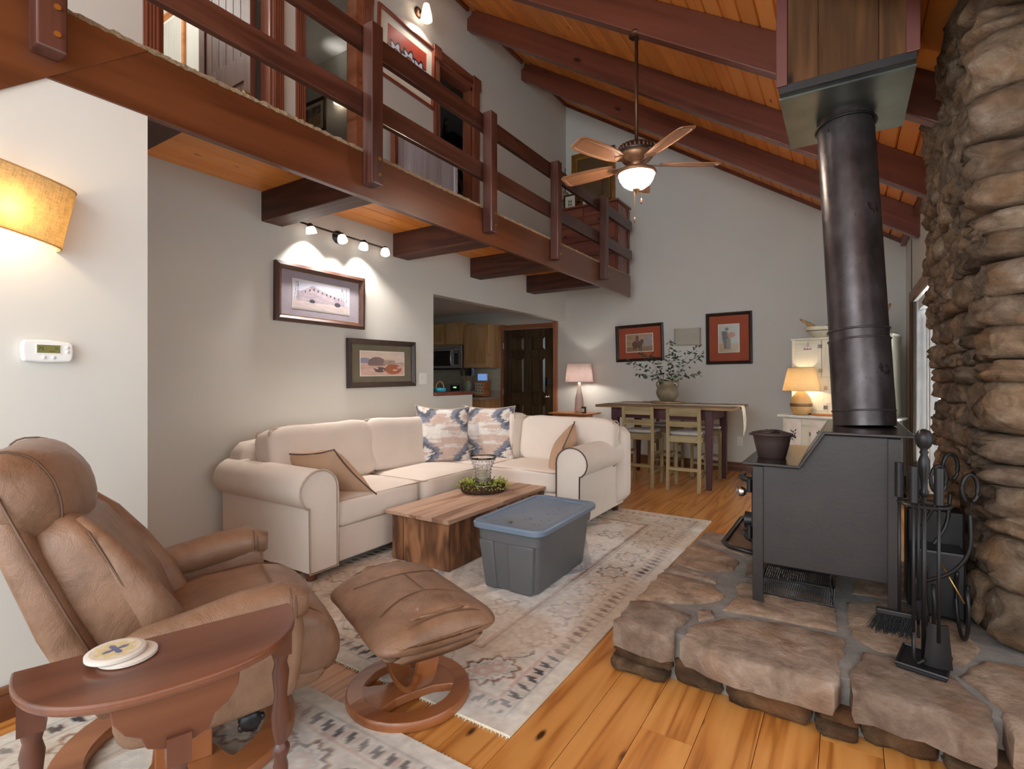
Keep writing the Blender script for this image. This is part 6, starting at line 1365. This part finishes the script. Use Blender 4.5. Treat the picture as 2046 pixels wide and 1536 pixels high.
# exercise bike bars in the far bedroom
ex = thing('exercise_bike', 'black exercise bike handlebars seen through the loft doorway', 'exercise bike', (-4.18, 5.12, 2.63)); ex.scale = (1, 1, 1.72)
MB().tube(openp3([(.25, -.42, .93), (.10, -.28, .90), (.0, -.12, .86), (.02, .06, .92), (-.02, .22, .98), (-.1, .34, 1.0)]), .022, 8).build('handlebar', 'black_plastic', ex, smooth=True)
MB().tube(openp3([(.12, -.34, .84), (.05, -.18, .72), (.06, .0, .64), (.0, .16, .58)]), .016, 8).build('bar', 'iron_black', ex, smooth=True); MB().tube([(0, .0, .86), (.02, .1, .74), (.03, .2, .66)], .02, 8).build('bar', 'black_plastic', ex, smooth=True)
B(-.10, .06, -.06, .16, .90, .98).build('console', 'black_plastic', ex, bevel=.02); MB().cyl((-.05, .05, .04), (-.02, .02, .9), .035, n=12).build('column', 'iron_black', ex); B(-.3, .1, -.05, .15, 0, .05).build('foot', 'iron_black', ex)
MB().tube(openp3([(.05, -.25, .28), (.02, -.12, .20), (.02, .02, .26), (.0, .1, .45), (.0, .12, .62)]), .018, 6).build('strap', 'black_plastic', ex, smooth=True); MB().tube(openp3([(0, .1, .56), (.02, .12, .3), (-.01, .1, .08)]), .005, 5).build('cord', 'black_plastic', ex, smooth=True)
# loft wall light and bedroom lights
ls = thing('loft_sconce', 'bronze loft wall light with a white tulip glass', 'wall lamp', (XL+.002, 4.0, 5.0), LW)
MB().lathe([(.055, 0), (.055, .012), (.03, .03)], n=20).xf(Matrix.Rotation(PI/2, 4, 'X')).build('back_plate', 'bronze', ls, smooth=True); MB().tube(openp3([(0, -.02, 0), (0, -.08, -.03), (0, -.12, .03), (0, -.11, .05)]), .009, 8).build('arm', 'bronze', ls, smooth=True)
MB().lathe([(.03, .04), (.035, .02), (.05, -.05), (.062, -.12), (.058, -.12), (.045, -.05), (.02, .03)], (0, -.115, 0), 24).build('glass_shade', 'globe_glow', ls, smooth=True)
light('loft_sconce_bulb', 'POINT', (XL+.117, 4.0, 4.925), 7, SOFT, .025)
bl_ = thing('bedroom_sconce', 'cream glass wall light inside the second loft bedroom', 'wall lamp', (-5.0, 4.118, 4.55)); MB().lathe([(.06, -.1), (.05, -.02), (.02, .04), (.015, .04), (.045, -.02), (.055, -.1)], (0, -.08, 0), 20).build('glass_shade', 'globe_glow', bl_, smooth=True); MB().tube([(0, 0, .0), (0, -.04, .06), (0, -.08, .04)], .008, 6).build('arm', 'bronze', bl_)
light('bedroom_sconce_bulb', 'POINT', (-5.0, 4.038, 4.49), 16, SOFT, .025)
# the first loft bedroom is lit from inside, above the picture's edge
light('bedroom_lamp_offscreen', 'POINT', (-5.2, 1.6, 4.9), 18, (1, .96, .9), .15)

GROUPS = {'counter_stool': 'stools at the counter-height table', 'scatter_pillow': 'scatter pillows on the sectional', 'coaster': 'stacked stone coasters', 'rolling_pin': 'rolling pins on top of the hutch',
          'tea_towel': 'tea towels on the hutch', 'wall_cabinet': 'oak kitchen wall cabinets', 'wall_sconce': 'half-drum wall sconces', 'framed_picture': 'framed pictures', 'area_rug': 'oriental area rugs'}
for o in bpy.data.objects:
    k = o.name.split('.')[0]
    if not o.parent and k in GROUPS and 'group' not in o: o['group'] = GROUPS[k]
